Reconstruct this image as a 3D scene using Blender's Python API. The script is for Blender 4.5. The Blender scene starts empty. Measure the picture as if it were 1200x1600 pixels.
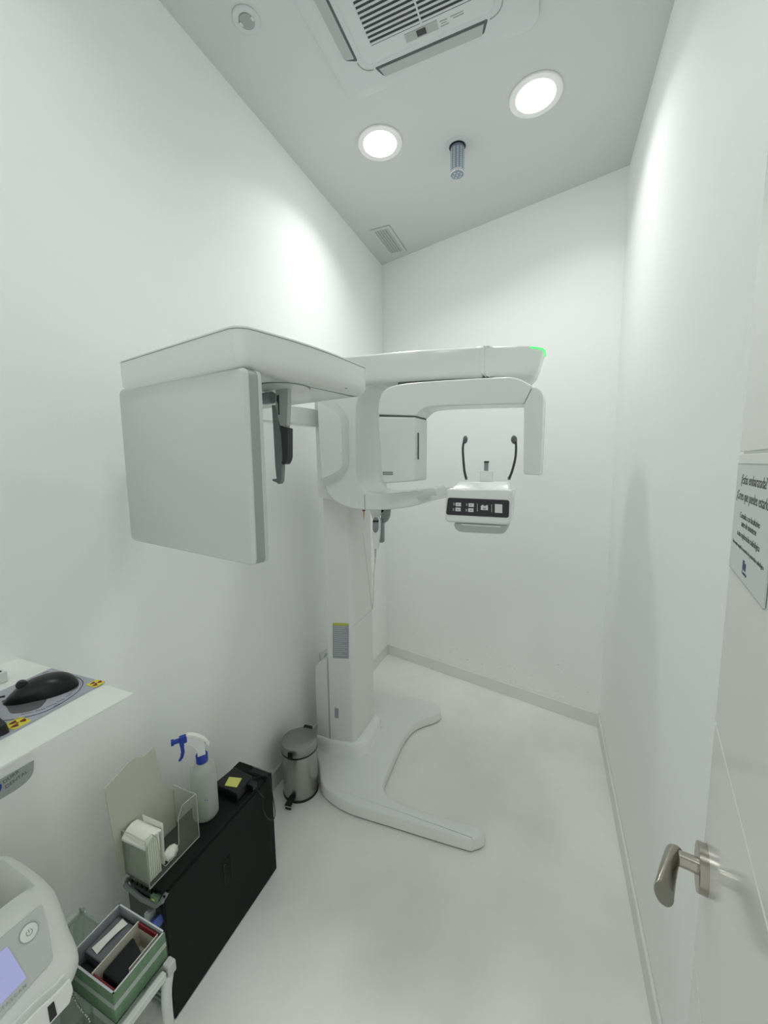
import bpy, bmesh, math, random
import numpy as np
from mathutils import Vector, Matrix
random.seed(4)
S = bpy.context.scene
COL = S.collection
PI = math.pi

# ------------------------------------------------------------------ camera
FPX = 615.0                      # focal length in pixels of the 1200x1600 frame
EYE = np.array([0.0, 0.0, 1.45])
_Y = np.array([257.0, -77.0, FPX]); _Y /= np.linalg.norm(_Y)
_D = np.array([72.0, (FPX*FPX+257.0*72.0)/77.0, FPX]); _D /= np.linalg.norm(_D)
_X = np.cross(_D, _Y); _X = _X if _X[0] > 0 else -_X
RW = np.array([_X, _Y, -_D])     # world <- camera (x right, y down, z forward)
cam = bpy.data.cameras.new('camera'); cam_o = bpy.data.objects.new('camera', cam); COL.objects.link(cam_o)
cam.sensor_fit = 'VERTICAL'; cam.sensor_height = 24.0; cam.lens = FPX/1600.0*24.0
cam.clip_start = 0.01; cam.clip_end = 50
m = Matrix.Identity(4)
for i in range(3):
    m[i][0] = RW[i, 0]; m[i][1] = -RW[i, 1]; m[i][2] = -RW[i, 2]; m[i][3] = EYE[i]
cam_o.matrix_world = m
S.camera = cam_o

# ------------------------------------------------------------------ light, exposure
LAMP_W = 3.05                     # watts of each round ceiling lamp (directional downlights)
LAMP = 12.0                      # glow of the lamp diffusers
LAMP_COL = (0.985, 1.0, 0.985)
S.view_settings.view_transform = 'Standard'; S.view_settings.look = 'None'
S.view_settings.gamma = 1.0; S.view_settings.use_curve_mapping = False
S.view_settings.exposure = 0.04
w = bpy.data.worlds.new('corridor_light'); S.world = w; w.use_nodes = True
w.node_tree.nodes['Background'].inputs[0].default_value = (0.96, 1.0, 0.97, 1)
w.node_tree.nodes['Background'].inputs[1].default_value = 0.85
S.cycles.max_bounces = 14; S.cycles.diffuse_bounces = 8; S.cycles.glossy_bounces = 5
S.cycles.transparent_max_bounces = 24; S.cycles.transmission_bounces = 10
S.cycles.sample_clamp_indirect = 6.0
S.cycles.caustics_reflective = False; S.cycles.caustics_refractive = False

# ------------------------------------------------------------------ picture-to-room helpers (used to read real positions once)
def ray(u, v): return RW @ np.array([u-600.0, v-800.0, FPX])
def onpl(u, v, p, n):
    r = ray(u, v); n = np.array(n, float); return EYE + r*np.dot(np.array(p)-EYE, n)/np.dot(r, n)
def onz(u, v, z): return onpl(u, v, (0, 0, z), (0, 0, 1))
def onx(u, v, x): return onpl(u, v, (x, 0, 0), (1, 0, 0))
def ony(u, v, y): return onpl(u, v, (0, y, 0), (0, 1, 0))
V = lambda p: np.array(p, float)

# ------------------------------------------------------------------ materials
def mat(name, col, rough=0.5, metal=0.0, spec=0.5, emit=None, estr=0.0, alpha=1.0, trans=0.0, ior=1.45, coat=0.0, bump=0.0, bscale=200.0, var=0.0, vscale=3.0, sss=0.0):
    m = bpy.data.materials.new(name); m.use_nodes = True
    nt = m.node_tree; b = nt.nodes['Principled BSDF']
    b.inputs['Base Color'].default_value = (*col, 1); b.inputs['Roughness'].default_value = rough
    b.inputs['Metallic'].default_value = metal; b.inputs['Specular IOR Level'].default_value = spec
    b.inputs['IOR'].default_value = ior; b.inputs['Alpha'].default_value = alpha
    b.inputs['Transmission Weight'].default_value = trans; b.inputs['Coat Weight'].default_value = coat
    b.inputs['Coat Roughness'].default_value = 0.08
    if emit: b.inputs['Emission Color'].default_value = (*emit, 1); b.inputs['Emission Strength'].default_value = estr
    tc = nt.nodes.new('ShaderNodeTexCoord')
    if bump:
        n = nt.nodes.new('ShaderNodeTexNoise'); n.inputs['Scale'].default_value = bscale; n.inputs['Detail'].default_value = 3
        nt.links.new(tc.outputs['Object'], n.inputs['Vector'])
        bp = nt.nodes.new('ShaderNodeBump'); bp.inputs['Strength'].default_value = bump; bp.inputs['Distance'].default_value = 0.002
        nt.links.new(n.outputs['Fac'], bp.inputs['Height']); nt.links.new(bp.outputs['Normal'], b.inputs['Normal'])
    if var:
        n = nt.nodes.new('ShaderNodeTexNoise'); n.inputs['Scale'].default_value = vscale; n.inputs['Detail'].default_value = 5
        nt.links.new(tc.outputs['Object'], n.inputs['Vector'])
        mx = nt.nodes.new('ShaderNodeMix'); mx.data_type = 'RGBA'
        rp = nt.nodes.new('ShaderNodeMapRange'); rp.inputs[1].default_value = 0.35; rp.inputs[2].default_value = 0.7
        nt.links.new(n.outputs['Fac'], rp.inputs[0]); nt.links.new(rp.outputs[0], mx.inputs[0])
        mx.inputs[6].default_value = (*col, 1); mx.inputs[7].default_value = (*[c*(1-var) for c in col], 1)
        nt.links.new(mx.outputs[2], b.inputs['Base Color'])
    return m

WHITE = (0.900, 0.910, 0.899)
M = {}
M['wall'] = mat('wall_paint', WHITE, 0.7, spec=0.2, bump=0.12, bscale=260)
M['wall_l'] = M['wall']
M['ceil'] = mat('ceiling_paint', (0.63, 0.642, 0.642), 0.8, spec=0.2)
M['floor'] = mat('floor_resin', (0.90, 0.900, 0.872), 0.42, spec=0.35, var=0.13, vscale=2.6)
M['skirt'] = mat('skirting_paint', (0.76, 0.77, 0.745), 0.5)
M['door'] = mat('door_lacquer', (0.70, 0.715, 0.68), 0.16, spec=0.5, coat=0.2)
M['groove'] = mat('door_groove', (0.62, 0.63, 0.60), 0.4)
M['plastic'] = mat('machine_white', (0.765, 0.78, 0.765), 0.20, spec=0.5, coat=0.25)
M['plastic2'] = mat('machine_satin', (0.76, 0.77, 0.755), 0.36)
M['panelgrey'] = mat('detector_grey', (0.60, 0.63, 0.61), 0.45)
M['rimgrey'] = mat('rim_grey', (0.36, 0.38, 0.37), 0.4)
M['boot'] = mat('boot_white', (0.86, 0.872, 0.855), 0.14, coat=0.4)
M['foot'] = mat('foot_white', (0.82, 0.832, 0.815), 0.34)
M['gap'] = mat('shadow_gap', (0.10, 0.105, 0.10), 0.6)
M['seam'] = mat('seam_line', (0.35, 0.36, 0.35), 0.6)
M['dark'] = mat('dark_grey_plastic', (0.040, 0.045, 0.046), 0.35)
M['padgrey2'] = mat('pad_rubber', (0.11, 0.12, 0.12), 0.5)
M['midgrey'] = mat('mid_grey_plastic', (0.24, 0.26, 0.27), 0.4)
M['lightgrey'] = mat('light_grey_plastic', (0.50, 0.52, 0.51), 0.35)
M['black'] = mat('black_plastic', (0.006, 0.007, 0.007), 0.35)
M['blackmetal'] = mat('black_powder_coat', (0.0065, 0.008, 0.0075), 0.6, spec=0.22, bump=0.15, bscale=900)
M['blackgloss'] = mat('black_gloss', (0.008, 0.009, 0.010), 0.12)
M['steel'] = mat('brushed_steel', (0.42, 0.41, 0.39), 0.27, metal=1.0)
M['lidsteel'] = mat('satin_steel', (0.36, 0.355, 0.34), 0.38, metal=1.0)
M['nickel'] = mat('satin_nickel', (0.40, 0.375, 0.33), 0.27, metal=1.0)
M['chrome'] = mat('chrome', (0.8, 0.8, 0.8), 0.1, metal=1.0)
M['lamp'] = mat('lamp_diffuser', (0.9, 0.9, 0.9), 0.5, emit=(0.97, 1.0, 0.985), estr=LAMP)
M['trimring'] = mat('lamp_trim', (0.80, 0.79, 0.78), 0.3)
M['acw'] = mat('cassette_white', (0.60, 0.625, 0.635), 0.45)
M['acslot'] = mat('cassette_slot', (0.10, 0.11, 0.12), 0.6)
M['acgrey'] = mat('cassette_grey', (0.40, 0.42, 0.41), 0.4)
M['acflap'] = mat('cassette_flap', (0.46, 0.48, 0.47), 0.55, bump=0.5, bscale=900)
M['bulb'] = mat('bulb_blue_grey', (0.24, 0.29, 0.36), 0.35)
M['chip'] = mat('led_chip', (0.55, 0.60, 0.66), 0.4)
M['green'] = mat('green_status_light', (0.1, 0.8, 0.2), 0.4, emit=(0.05, 1.0, 0.18), estr=0.9)
M['key'] = mat('key_white', (0.70, 0.71, 0.71), 0.4)
M['keydim'] = mat('key_grey', (0.15, 0.16, 0.16), 0.4)
M['labelgrey'] = mat('label_blue_grey', (0.33, 0.36, 0.38), 0.4)
M['labelline'] = mat('label_print', (0.55, 0.57, 0.58), 0.4)
M['labelyellow'] = mat('label_yellow_green', (0.52, 0.53, 0.06), 0.5)
M['red'] = mat('dark_red', (0.20, 0.012, 0.02), 0.5)
M['amber'] = mat('amber', (0.55, 0.38, 0.08), 0.5)
M['cream'] = mat('cream_card', (0.66, 0.64, 0.54), 0.6)
M['paper'] = mat('white_paper', (0.83, 0.84, 0.78), 0.8)
M['tissue'] = mat('tissue_paper', (0.84, 0.85, 0.78), 0.9, bump=0.3, bscale=300)
M['beige'] = mat('beige_film', (0.52, 0.52, 0.44), 0.45)
M['blue'] = mat('blue_plastic', (0.012, 0.045, 0.35), 0.3)
M['bluecable'] = mat('blue_connector', (0.08, 0.13, 0.42), 0.4)
M['note'] = mat('yellow_note', (0.62, 0.64, 0.16), 0.7)
M['radyel'] = mat('warning_yellow', (0.72, 0.66, 0.05), 0.5)
M['padgrey'] = mat('pad_print', (0.42, 0.44, 0.49), 0.6)
M['paddark'] = mat('pad_dark_print', (0.12, 0.125, 0.13), 0.6)
M['padink'] = mat('pad_ink', (0.06, 0.07, 0.13), 0.6)
M['laminate'] = mat('white_laminate', (0.84, 0.86, 0.82), 0.4)
M['screen'] = mat('lilac_screen', (0.30, 0.31, 0.5), 0.3, emit=(0.42, 0.46, 0.80), estr=0.42)
M['scan'] = mat('scanner_white', (0.85, 0.865, 0.84), 0.35)
M['scanpanel'] = mat('scanner_panel', (0.60, 0.62, 0.60), 0.4)
M['scanrecess'] = mat('scanner_recess', (0.36, 0.38, 0.36), 0.5)
M['boxgreen'] = mat('box_green_print', (0.17, 0.29, 0.17), 0.5, var=0.25, vscale=45)
M['boxstripe'] = mat('box_stripe', (0.42, 0.47, 0.43), 0.5)
M['boxgrey'] = mat('box_lining', (0.28, 0.29, 0.31), 0.5)
M['boxrim'] = mat('box_rim', (0.55, 0.56, 0.58), 0.5)
M['boxlid'] = mat('case_grey', (0.15, 0.16, 0.175), 0.35)
M['cloth'] = mat('black_cloth', (0.010, 0.014, 0.013), 0.85, bump=0.4, bscale=500)
M['tube'] = mat('white_steel_tube', (0.62, 0.66, 0.62), 0.3)
M['signp'] = mat('sign_panel', (0.60, 0.625, 0.615), 0.3)
M['ink'] = mat('sign_ink', (0.10, 0.11, 0.11), 0.6)
M['inkblue'] = mat('sign_ink_blue', (0.05, 0.06, 0.16), 0.6)
M['logoblue'] = mat('logo_blue', (0.01, 0.07, 0.30), 0.5)
M['pcback'] = mat('computer_back', (0.09, 0.10, 0.10), 0.45)
M['pcgrey'] = mat('computer_grey', (0.22, 0.24, 0.235), 0.4)
M['cable'] = mat('white_cable', (0.66, 0.67, 0.62), 0.5)

def clear(name, tint, a, rough=0.05):
    m = bpy.data.materials.new(name); m.use_nodes = True; nt = m.node_tree
    for n in list(nt.nodes): nt.nodes.remove(n)
    o = nt.nodes.new('ShaderNodeOutputMaterial'); mx = nt.nodes.new('ShaderNodeMixShader')
    t = nt.nodes.new('ShaderNodeBsdfTransparent'); t.inputs[0].default_value = (*tint, 1)
    p = nt.nodes.new('ShaderNodeBsdfPrincipled'); p.inputs['Base Color'].default_value = (0.65, 0.67, 0.62, 1); p.inputs['Roughness'].default_value = rough
    lw = nt.nodes.new('ShaderNodeLayerWeight'); lw.inputs[0].default_value = 0.5
    pw = nt.nodes.new('ShaderNodeMath'); pw.operation = 'POWER'; pw.inputs[1].default_value = 4.0; nt.links.new(lw.outputs['Facing'], pw.inputs[0])
    f = nt.nodes.new('ShaderNodeMath'); f.operation = 'MULTIPLY'; f.inputs[1].default_value = 0.35; nt.links.new(pw.outputs[0], f.inputs[0])
    ad = nt.nodes.new('ShaderNodeMath'); ad.operation = 'ADD'; ad.use_clamp = True; ad.inputs[1].default_value = a
    nt.links.new(f.outputs[0], ad.inputs[0]); nt.links.new(ad.outputs[0], mx.inputs[0])
    nt.links.new(t.outputs[0], mx.inputs[1]); nt.links.new(p.outputs[0], mx.inputs[2]); nt.links.new(mx.outputs[0], o.inputs[0])
    return m
M['acrylic'] = clear('clear_acrylic', (0.955, 0.965, 0.94), 0.05)
M['acedge'] = clear('acrylic_edge', (0.9, 0.92, 0.88), 0.45, 0.2)
M['bag'] = clear('plastic_film', (0.92, 0.93, 0.92), 0.35, 0.25)
M['glass'] = clear('cart_glass', (0.72, 0.78, 0.74), 0.12)
M['bottle'] = clear('frosted_bottle', (0.90, 0.93, 0.90), 0.38, 0.4)
M['liquid'] = clear('bottle_liquid', (0.66, 0.71, 0.68), 0.40, 0.2)

# plaster wall with scuffs near the skirting (back wall)
def scuffed(name, lo, hi):
    m = mat(name, WHITE, 0.42, spec=0.35, bump=0.12, bscale=260)
    nt = m.node_tree; b = nt.nodes['Principled BSDF']
    tc = nt.nodes.new('ShaderNodeTexCoord')
    mp = nt.nodes.new('ShaderNodeMapping'); mp.inputs['Scale'].default_value = (1.0, 1.0, 3.0)
    nt.links.new(tc.outputs['Object'], mp.inputs['Vector'])
    n = nt.nodes.new('ShaderNodeTexNoise'); n.inputs['Scale'].default_value = 26; n.inputs['Detail'].default_value = 6; n.inputs['Roughness'].default_value = 0.65
    nt.links.new(mp.outputs[0], n.inputs['Vector'])
    r = nt.nodes.new('ShaderNodeMapRange'); r.inputs[1].default_value = 0.655; r.inputs[2].default_value = 0.70
    nt.links.new(n.outputs['Fac'], r.inputs[0])
    sx = nt.nodes.new('ShaderNodeSeparateXYZ'); nt.links.new(tc.outputs['Object'], sx.inputs[0])
    z = nt.nodes.new('ShaderNodeMapRange'); z.inputs[1].default_value = hi; z.inputs[2].default_value = lo; z.inputs[3].default_value = 0; z.inputs[4].default_value = 1
    nt.links.new(sx.outputs[2], z.inputs[0])
    mu = nt.nodes.new('ShaderNodeMath'); mu.operation = 'MULTIPLY'; nt.links.new(r.outputs[0], mu.inputs[0]); nt.links.new(z.outputs[0], mu.inputs[1])
    mu2 = nt.nodes.new('ShaderNodeMath'); mu2.operation = 'MULTIPLY'; mu2.inputs[1].default_value = 0.85; nt.links.new(mu.outputs[0], mu2.inputs[0])
    mx = nt.nodes.new('ShaderNodeMix'); mx.data_type = 'RGBA'; mx.inputs[6].default_value = (*WHITE, 1); mx.inputs[7].default_value = (0.28, 0.28, 0.25, 1)
    nt.links.new(mu2.outputs[0], mx.inputs[0]); nt.links.new(mx.outputs[2], b.inputs['Base Color'])
    return m
M['wall_b'] = scuffed('wall_paint_scuffed', 0.12, 0.42)

# ------------------------------------------------------------------ mesh builder
ORG = {}
def empty(name, loc, label, cat, group=None, kind=None):
    o = bpy.data.objects.new(name, None); COL.objects.link(o); o.location = loc; o.empty_display_size = 0.05
    o['label'] = label; o['category'] = cat
    if group: o['group'] = group
    if kind: o['kind'] = kind
    ORG[o.name] = V(loc); return o
def tag(o, label, cat, group=None):
    o['label'] = label; o['category'] = cat
    if group: o['group'] = group
    return o

class MB:
    def __init__(s): s.v = []; s.f = []
    def add(s, vs, fs):
        k = len(s.v); s.v += [V(p) for p in vs]; s.f += [[i+k for i in f] for f in fs]; return s
    def box(s, lo, hi):
        (x0, y0, z0), (x1, y1, z1) = lo, hi
        return s.add([(x0,y0,z0),(x1,y0,z0),(x1,y1,z0),(x0,y1,z0),(x0,y0,z1),(x1,y0,z1),(x1,y1,z1),(x0,y1,z1)],
                     [[3,2,1,0],[4,5,6,7],[0,1,5,4],[1,2,6,5],[2,3,7,6],[3,0,4,7]])
    def obox(s, c, ax, ay, az):            # centre and three half-axis vectors
        c, ax, ay, az = map(V, (c, ax, ay, az)); vs = []
        for k in (-1, 1):
            for i, j in ((-1,-1),(1,-1),(1,1),(-1,1)): vs.append(c+ax*i+ay*j+az*k)
        return s.add(vs, [[3,2,1,0],[4,5,6,7],[0,1,5,4],[1,2,6,5],[2,3,7,6],[3,0,4,7]])
    def prism(s, loop, vec):
        n = len(loop); vec = V(vec); a = [V(p) for p in loop]; b = [p+vec for p in a]
        return s.add(a+b, [list(range(n))[::-1], list(range(n, 2*n))]+[[i, (i+1) % n, (i+1) % n+n, i+n] for i in range(n)])
    def loft(s, loops, caps=True, closed=False):
        n = len(loops[0]); vs = [p for l in loops for p in l]; fs = []
        for k in range(len(loops)-1):
            for i in range(n):
                j = (i+1) % n; fs.append([k*n+i, k*n+j, (k+1)*n+j, (k+1)*n+i])
        if caps: fs += [list(range(n))[::-1], list(range((len(loops)-1)*n, len(loops)*n))]
        return s.add(vs, fs)
    def lathe(s, prof, c, axis=(0,0,1), seg=40, caps=True):
        ax = V(axis)/np.linalg.norm(axis); t = V((1,0,0)) if abs(ax[0]) < 0.9 else V((0,1,0))
        e1 = np.cross(ax, t); e1 /= np.linalg.norm(e1); e2 = np.cross(ax, e1); c = V(c)
        return s.loft([[c+ax*h+(e1*math.cos(2*PI*i/seg)+e2*math.sin(2*PI*i/seg))*r for i in range(seg)] for r, h in prof], caps)
    def tube(s, path, r, seg=10, flat=None):
        P = [V(p) for p in path]; n = len(P); loops = []; up = None
        for i in range(n):
            d = P[min(i+1, n-1)]-P[max(i-1, 0)]; d = d/(np.linalg.norm(d)+1e-12)
            if up is None:
                t = V((0,0,1)) if abs(d[2]) < 0.9 else V((1,0,0)); e1 = np.cross(d, t)
            else: e1 = up-d*np.dot(up, d)
            e1 /= np.linalg.norm(e1); up = e1; e2 = np.cross(d, e1)
            rr = r[i] if isinstance(r, (list, tuple)) else r
            fl = 1.0 if flat is None else flat
            loops.append([P[i]+(e1*math.cos(2*PI*k/seg)+e2*fl*math.sin(2*PI*k/seg))*rr for k in range(seg)])
        return s.loft(loops)
    def build(s, name, material, parent=None, bevel=0.0, seg=3, angle=35, sub=0):
        me = bpy.data.meshes.new(name)
        org = ORG[parent.name] if parent is not None else V((0,0,0))
        top = None
        if parent is None:
            a = np.array(s.v); org = V(((a[:,0].min()+a[:,0].max())/2, (a[:,1].min()+a[:,1].max())/2, a[:,2].min()))
        me.from_pydata([tuple(p-org) for p in s.v], [], s.f)
        bm = bmesh.new(); bm.from_mesh(me); bmesh.ops.recalc_face_normals(bm, faces=bm.faces); bm.to_mesh(me); bm.free()
        me.polygons.foreach_set('use_smooth', [True]*len(me.polygons))
        me.set_sharp_from_angle(angle=math.radians(angle))
        me.materials.append(material)
        o = bpy.data.objects.new(name, me); COL.objects.link(o)
        if parent is None: o.location = org
        else: o.parent = parent
        ORG[o.name] = org
        if bevel:
            md = o.modifiers.new('bevel', 'BEVEL'); md.width = bevel; md.segments = seg; md.limit_method = 'ANGLE'
            md.angle_limit = math.radians(35); md.harden_normals = True; md.use_clamp_overlap = True
        if sub:
            md = o.modifiers.new('sub', 'SUBSURF'); md.levels = sub; md.render_levels = sub
        return o

def rnd(pts, n=6):
    """Closed outline of (point3, radius): rounds every corner."""
    P = [V(p[0]) for p in pts]; R = [p[1] for p in pts]; out = []; N = len(P)
    for i in range(N):
        a, b, c = P[i-1], P[i], P[(i+1) % N]; r = R[i]
        if r <= 0: out.append(b); continue
        la, lc = np.linalg.norm(a-b), np.linalg.norm(c-b); ra = min(r, la*0.48); rc = min(r, lc*0.48)
        p0 = b+(a-b)/la*ra; p2 = b+(c-b)/lc*rc
        for k in range(n+1):
            t = k/n; out.append((1-t)**2*p0+2*t*(1-t)*b+t*t*p2)
    return out
def spline(pts, n=8):
    P = [V(p) for p in pts]; out = []
    for i in range(len(P)-1):
        a, b = P[i], P[i+1]; pa = P[i-1] if i else a*2-b; nb = P[i+2] if i+2 < len(P) else b*2-a
        for k in range(n):
            t = k/n; out.append(0.5*((2*b*0+2*a)+(b-pa)*t+(2*pa-5*a+4*b-nb)*t*t+(-pa+3*a-3*b+nb)*t**3))
    out.append(P[-1]); return out
def text(name, s, origin, xd, up, size, material, parent, align='LEFT', font_scale=1.0, off=0.0):
    c = bpy.data.curves.new(name, 'FONT'); c.body = s; c.size = size; c.align_x = align; c.align_y = 'CENTER'; c.extrude = 0.0001
    c.space_character = 1.0
    t = bpy.data.objects.new('tmp_text', c); COL.objects.link(t)
    dg = bpy.context.evaluated_depsgraph_get(); me = bpy.data.meshes.new_from_object(t.evaluated_get(dg))
    bpy.data.objects.remove(t); bpy.data.curves.remove(c)
    xd = V(xd)/np.linalg.norm(xd); up = V(up)/np.linalg.norm(up); nz = np.cross(xd, up)
    org = ORG[parent.name]
    for v in me.vertices:
        p = V(origin)+xd*v.co.x*font_scale+up*v.co.y+nz*(v.co.z+off)-org; v.co = tuple(p)
    me.materials.clear(); me.materials.append(material); me.name = name
    o = bpy.data.objects.new(name, me); COL.objects.link(o); o.parent = parent; ORG[o.name] = org
    return o
def struct(o, label=None):
    o['kind'] = 'structure'
    if label: o['label'] = label
    return o

# ------------------------------------------------------------------ room
XL, XR, HC = -1.11, 0.305, 2.825
YB_L, YB_R, YF = 2.69, 2.31, -0.262
DX0, DX1, DH = -0.80, 0.04, 2.10          # doorway in the near wall
T = 0.08
struct(MB().prism([(XL-T, YF-T, -0.05), (XR+T, YF-T, -0.05), (XR+T, YB_R+T+.05, -0.05), (XL-T, YB_L+T+.05, -0.05)], (0, 0, 0.05)).build('floor', M['floor']))
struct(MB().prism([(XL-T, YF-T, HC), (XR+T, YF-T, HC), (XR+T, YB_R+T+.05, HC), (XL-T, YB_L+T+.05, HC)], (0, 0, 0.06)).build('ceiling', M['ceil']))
struct(MB().box((XL-T, YF, 0), (XL, YB_L, HC)).build('wall_left', M['wall_l']))
struct(MB().box((XR, YF, 0), (XR+T, YB_R, HC)).build('wall_right', M['wall']))
struct(MB().prism([(XL-T, YB_L+.0215, 0), (XR+T, YB_R-.0215, 0), (XR+T, YB_R+T-.0215, 0), (XL-T, YB_L+T+.0215, 0)], (0, 0, HC)).build('wall_back', M['wall_b']))
MBf = MB().box((XL-T, YF-T, 0), (DX0, YF, HC)).box((DX1, YF-T, 0), (XR+T, YF, HC)).box((DX0, YF-T, DH), (DX1, YF, HC))
struct(MBf.build('wall_front', M['wall']))
struct(MB().prism([(XL, YF, 0), (XL+.012, YF, 0), (XL+.012, YB_L-.004, 0), (XL, YB_L, 0)], (0, 0, 0.08)).build('baseboard_left', M['skirt'], bevel=0.003))
bdir = V((XR-XL, YB_R-YB_L, 0)); bdir /= np.linalg.norm(bdir); bn = V((-bdir[1], bdir[0], 0))
struct(MB().prism([V((XL+.002, YB_L, 0)), V((XR-.002, YB_R, 0)), V((XR-.002, YB_R, 0))-bn*.012, V((XL+.002, YB_L, 0))-bn*.012], (0, 0, 0.078)).build('baseboard_back', M['skirt'], bevel=0.003))
struct(MB().box((XR-.010, YF, 0), (XR, YB_R-.01, 0.075)).build('baseboard_right', M['skirt'], bevel=0.003))

# ------------------------------------------------------------------ ceiling fittings
def downlight(x, y, label, watts=LAMP_W):
    r = empty('ceiling_downlight', (x, y, HC), label, 'ceiling light', 'round LED downlights in the ceiling')
    MB().lathe([(0.0955, 0), (0.0965, -0.003), (0.0945, -0.0062), (0.092, -0.0065), (0.090, -0.0055), (0.0705, -0.0055)], (x, y, HC), seg=64, caps=False).build('trim_ring', M['trimring'], r)
    MB().lathe([(0.0706, -0.0005), (0.0706, -0.0058), (0.066, -0.0070), (0.02, -0.0085), (0.001, -0.0085)], (x, y, HC), seg=64).build('diffuser', M['lamp'], r)
    li = bpy.data.lights.new('lamp_light', 'AREA'); li.shape = 'DISK'; li.size = 0.135; li.energy = watts; li.color = LAMP_COL; li.spread = math.radians(132)
    lo_ = bpy.data.objects.new('lamp_light', li); COL.objects.link(lo_); lo_.parent = r; lo_.location = (0, 0, -0.0095)
    return r
downlight(-0.714, 1.727, 'lit round ceiling downlight nearest the left wall, beyond the air conditioner')
downlight(-0.090, 1.757, 'lit round ceiling downlight nearest the right wall, larger of the two seen')
downlight(-0.60, 0.42, 'lit round ceiling downlight on the left, before the air conditioner, above the view', 1.2)
downlight(-0.12, 0.42, 'lit round ceiling downlight on the right, before the air conditioner, above the view', 1.2)

# round unlit fitting
f = onz(385, 31, HC)
r = empty('ceiling_spotlight', tuple(f), 'small unlit round ceiling fitting with dark grey centre near left wall', 'ceiling fitting')
MB().lathe([(0.043, 0), (0.043, -0.003), (0.040, -0.005), (0.025, -0.004), (0.024, 0.0)], f, seg=48, caps=False).build('ring', M['acw'], r)
MB().lathe([(0.0245, -0.0005), (0.0245, -0.0035), (0.001, -0.004)], f+V((0.001, .004, 0)), seg=32).build('lens', M['rimgrey'], r)
MB().box(tuple(f+V((-.027, -.006, -.0055))), tuple(f+V((-.016, .006, -.003)))).build('clip', M['acw'], r)
MB().box(tuple(f+V((.018, -.005, -.0055))), tuple(f+V((.027, .007, -.003)))).build('clip', M['acw'], r)

# corn lamp
r = empty('corn_bulb', (-0.412, 1.880, HC), 'blue-grey cylindrical LED corn bulb hanging from a hole in the ceiling', 'light bulb')
c0 = V((-0.412, 1.880, 0))
MB().lathe([(0.036, HC), (0.036, HC-.0015), (0.034, HC-.002), (0.001, HC-.002)], c0, seg=40).build('socket_hole', M['black'], r)
MB().lathe([(0.056, HC), (0.056, HC-.001), (0.036, HC-.0016)], c0, seg=40, caps=False).build('cover_ring', M['acw'], r)
MB().lathe([(0.028, HC-.002), (0.030, HC-.006), (0.030, HC-.106), (0.0285, HC-.108)], c0, seg=12).build('body', M['bulb'], r)
mb = MB()
for i in range(12):
    a = 2*PI*(i+.5)/12; e = V((math.cos(a), math.sin(a), 0)); t = V((-e[1], e[0], 0))
    for k in range(11):
        mb.obox(c0+e*0.0292+V((0, 0, HC-.018-.0082*k)), e*.0012, t*.0035, (0, 0, .0026))
mb.build('led_chips', M['chip'], r)
MB().lathe([(0.0302, HC-.101), (0.0308, HC-.104), (0.0308, HC-.110), (0.0285, HC-.112)], c0, seg=40).build('chrome_band', M['chrome'], r)
MB().lathe([(0.0285, HC-.1122), (0.001, HC-.1130)], c0, seg=40).build('end_plate', M['bulb'], r)
mb = MB()
for i in range(7):
    a = 2*PI*i/6; rr = 0.017 if i < 6 else 0
    mb.obox(c0+V((rr*math.cos(a), rr*math.sin(a), HC-.1135)), (.0035, 0, 0), (0, .0035, 0), (0, 0, .0008))
mb.build('end_chips', M['chip'], r)

# air vent
a0, a1, a2 = onz(578, 358.5, HC), onz(609, 352, HC), onz(634, 391, HC)
vx0, vx1, vy0, vy1 = -1.014, -0.893, 2.283, 2.585
r = empty('air_vent', ((vx0+vx1)/2, (vy0+vy1)/2, HC), 'small rectangular slotted white air vent in the ceiling by the far left corner', 'air vent')
fr = MB(); b_ = .020
fr.box((vx0, vy0, HC-.005), (vx1, vy0+b_, HC)).box((vx0, vy1-b_, HC-.005), (vx1, vy1, HC)).box((vx0, vy0+b_, HC-.005), (vx0+b_, vy1-b_, HC)).box((vx1-b_, vy0+b_, HC-.005), (vx1, vy1-b_, HC))
fr.build('frame', M['acw'], r)
MB().box((vx0+b_, vy0+b_, HC-.0012), (vx1-b_, vy1-b_, HC-.0004)).build('duct_back', M['rimgrey'], r)
MB().box((vx0-.003, vy0-.003, HC-.001), (vx1+.003, vy1+.003, HC)).build('backing', M['seam'], r)
nb = 5
for i in range(nb):
    x = vx0+b_+(i+.5)*(vx1-vx0-2*b_)/nb
    MB().obox((x, (vy0+vy1)/2, HC-.0035), (.0045, 0, .0012), (0, (vy1-vy0)/2-b_, 0), (.0005, 0, -.001)).build('slat', M['lightgrey'], r)

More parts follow.
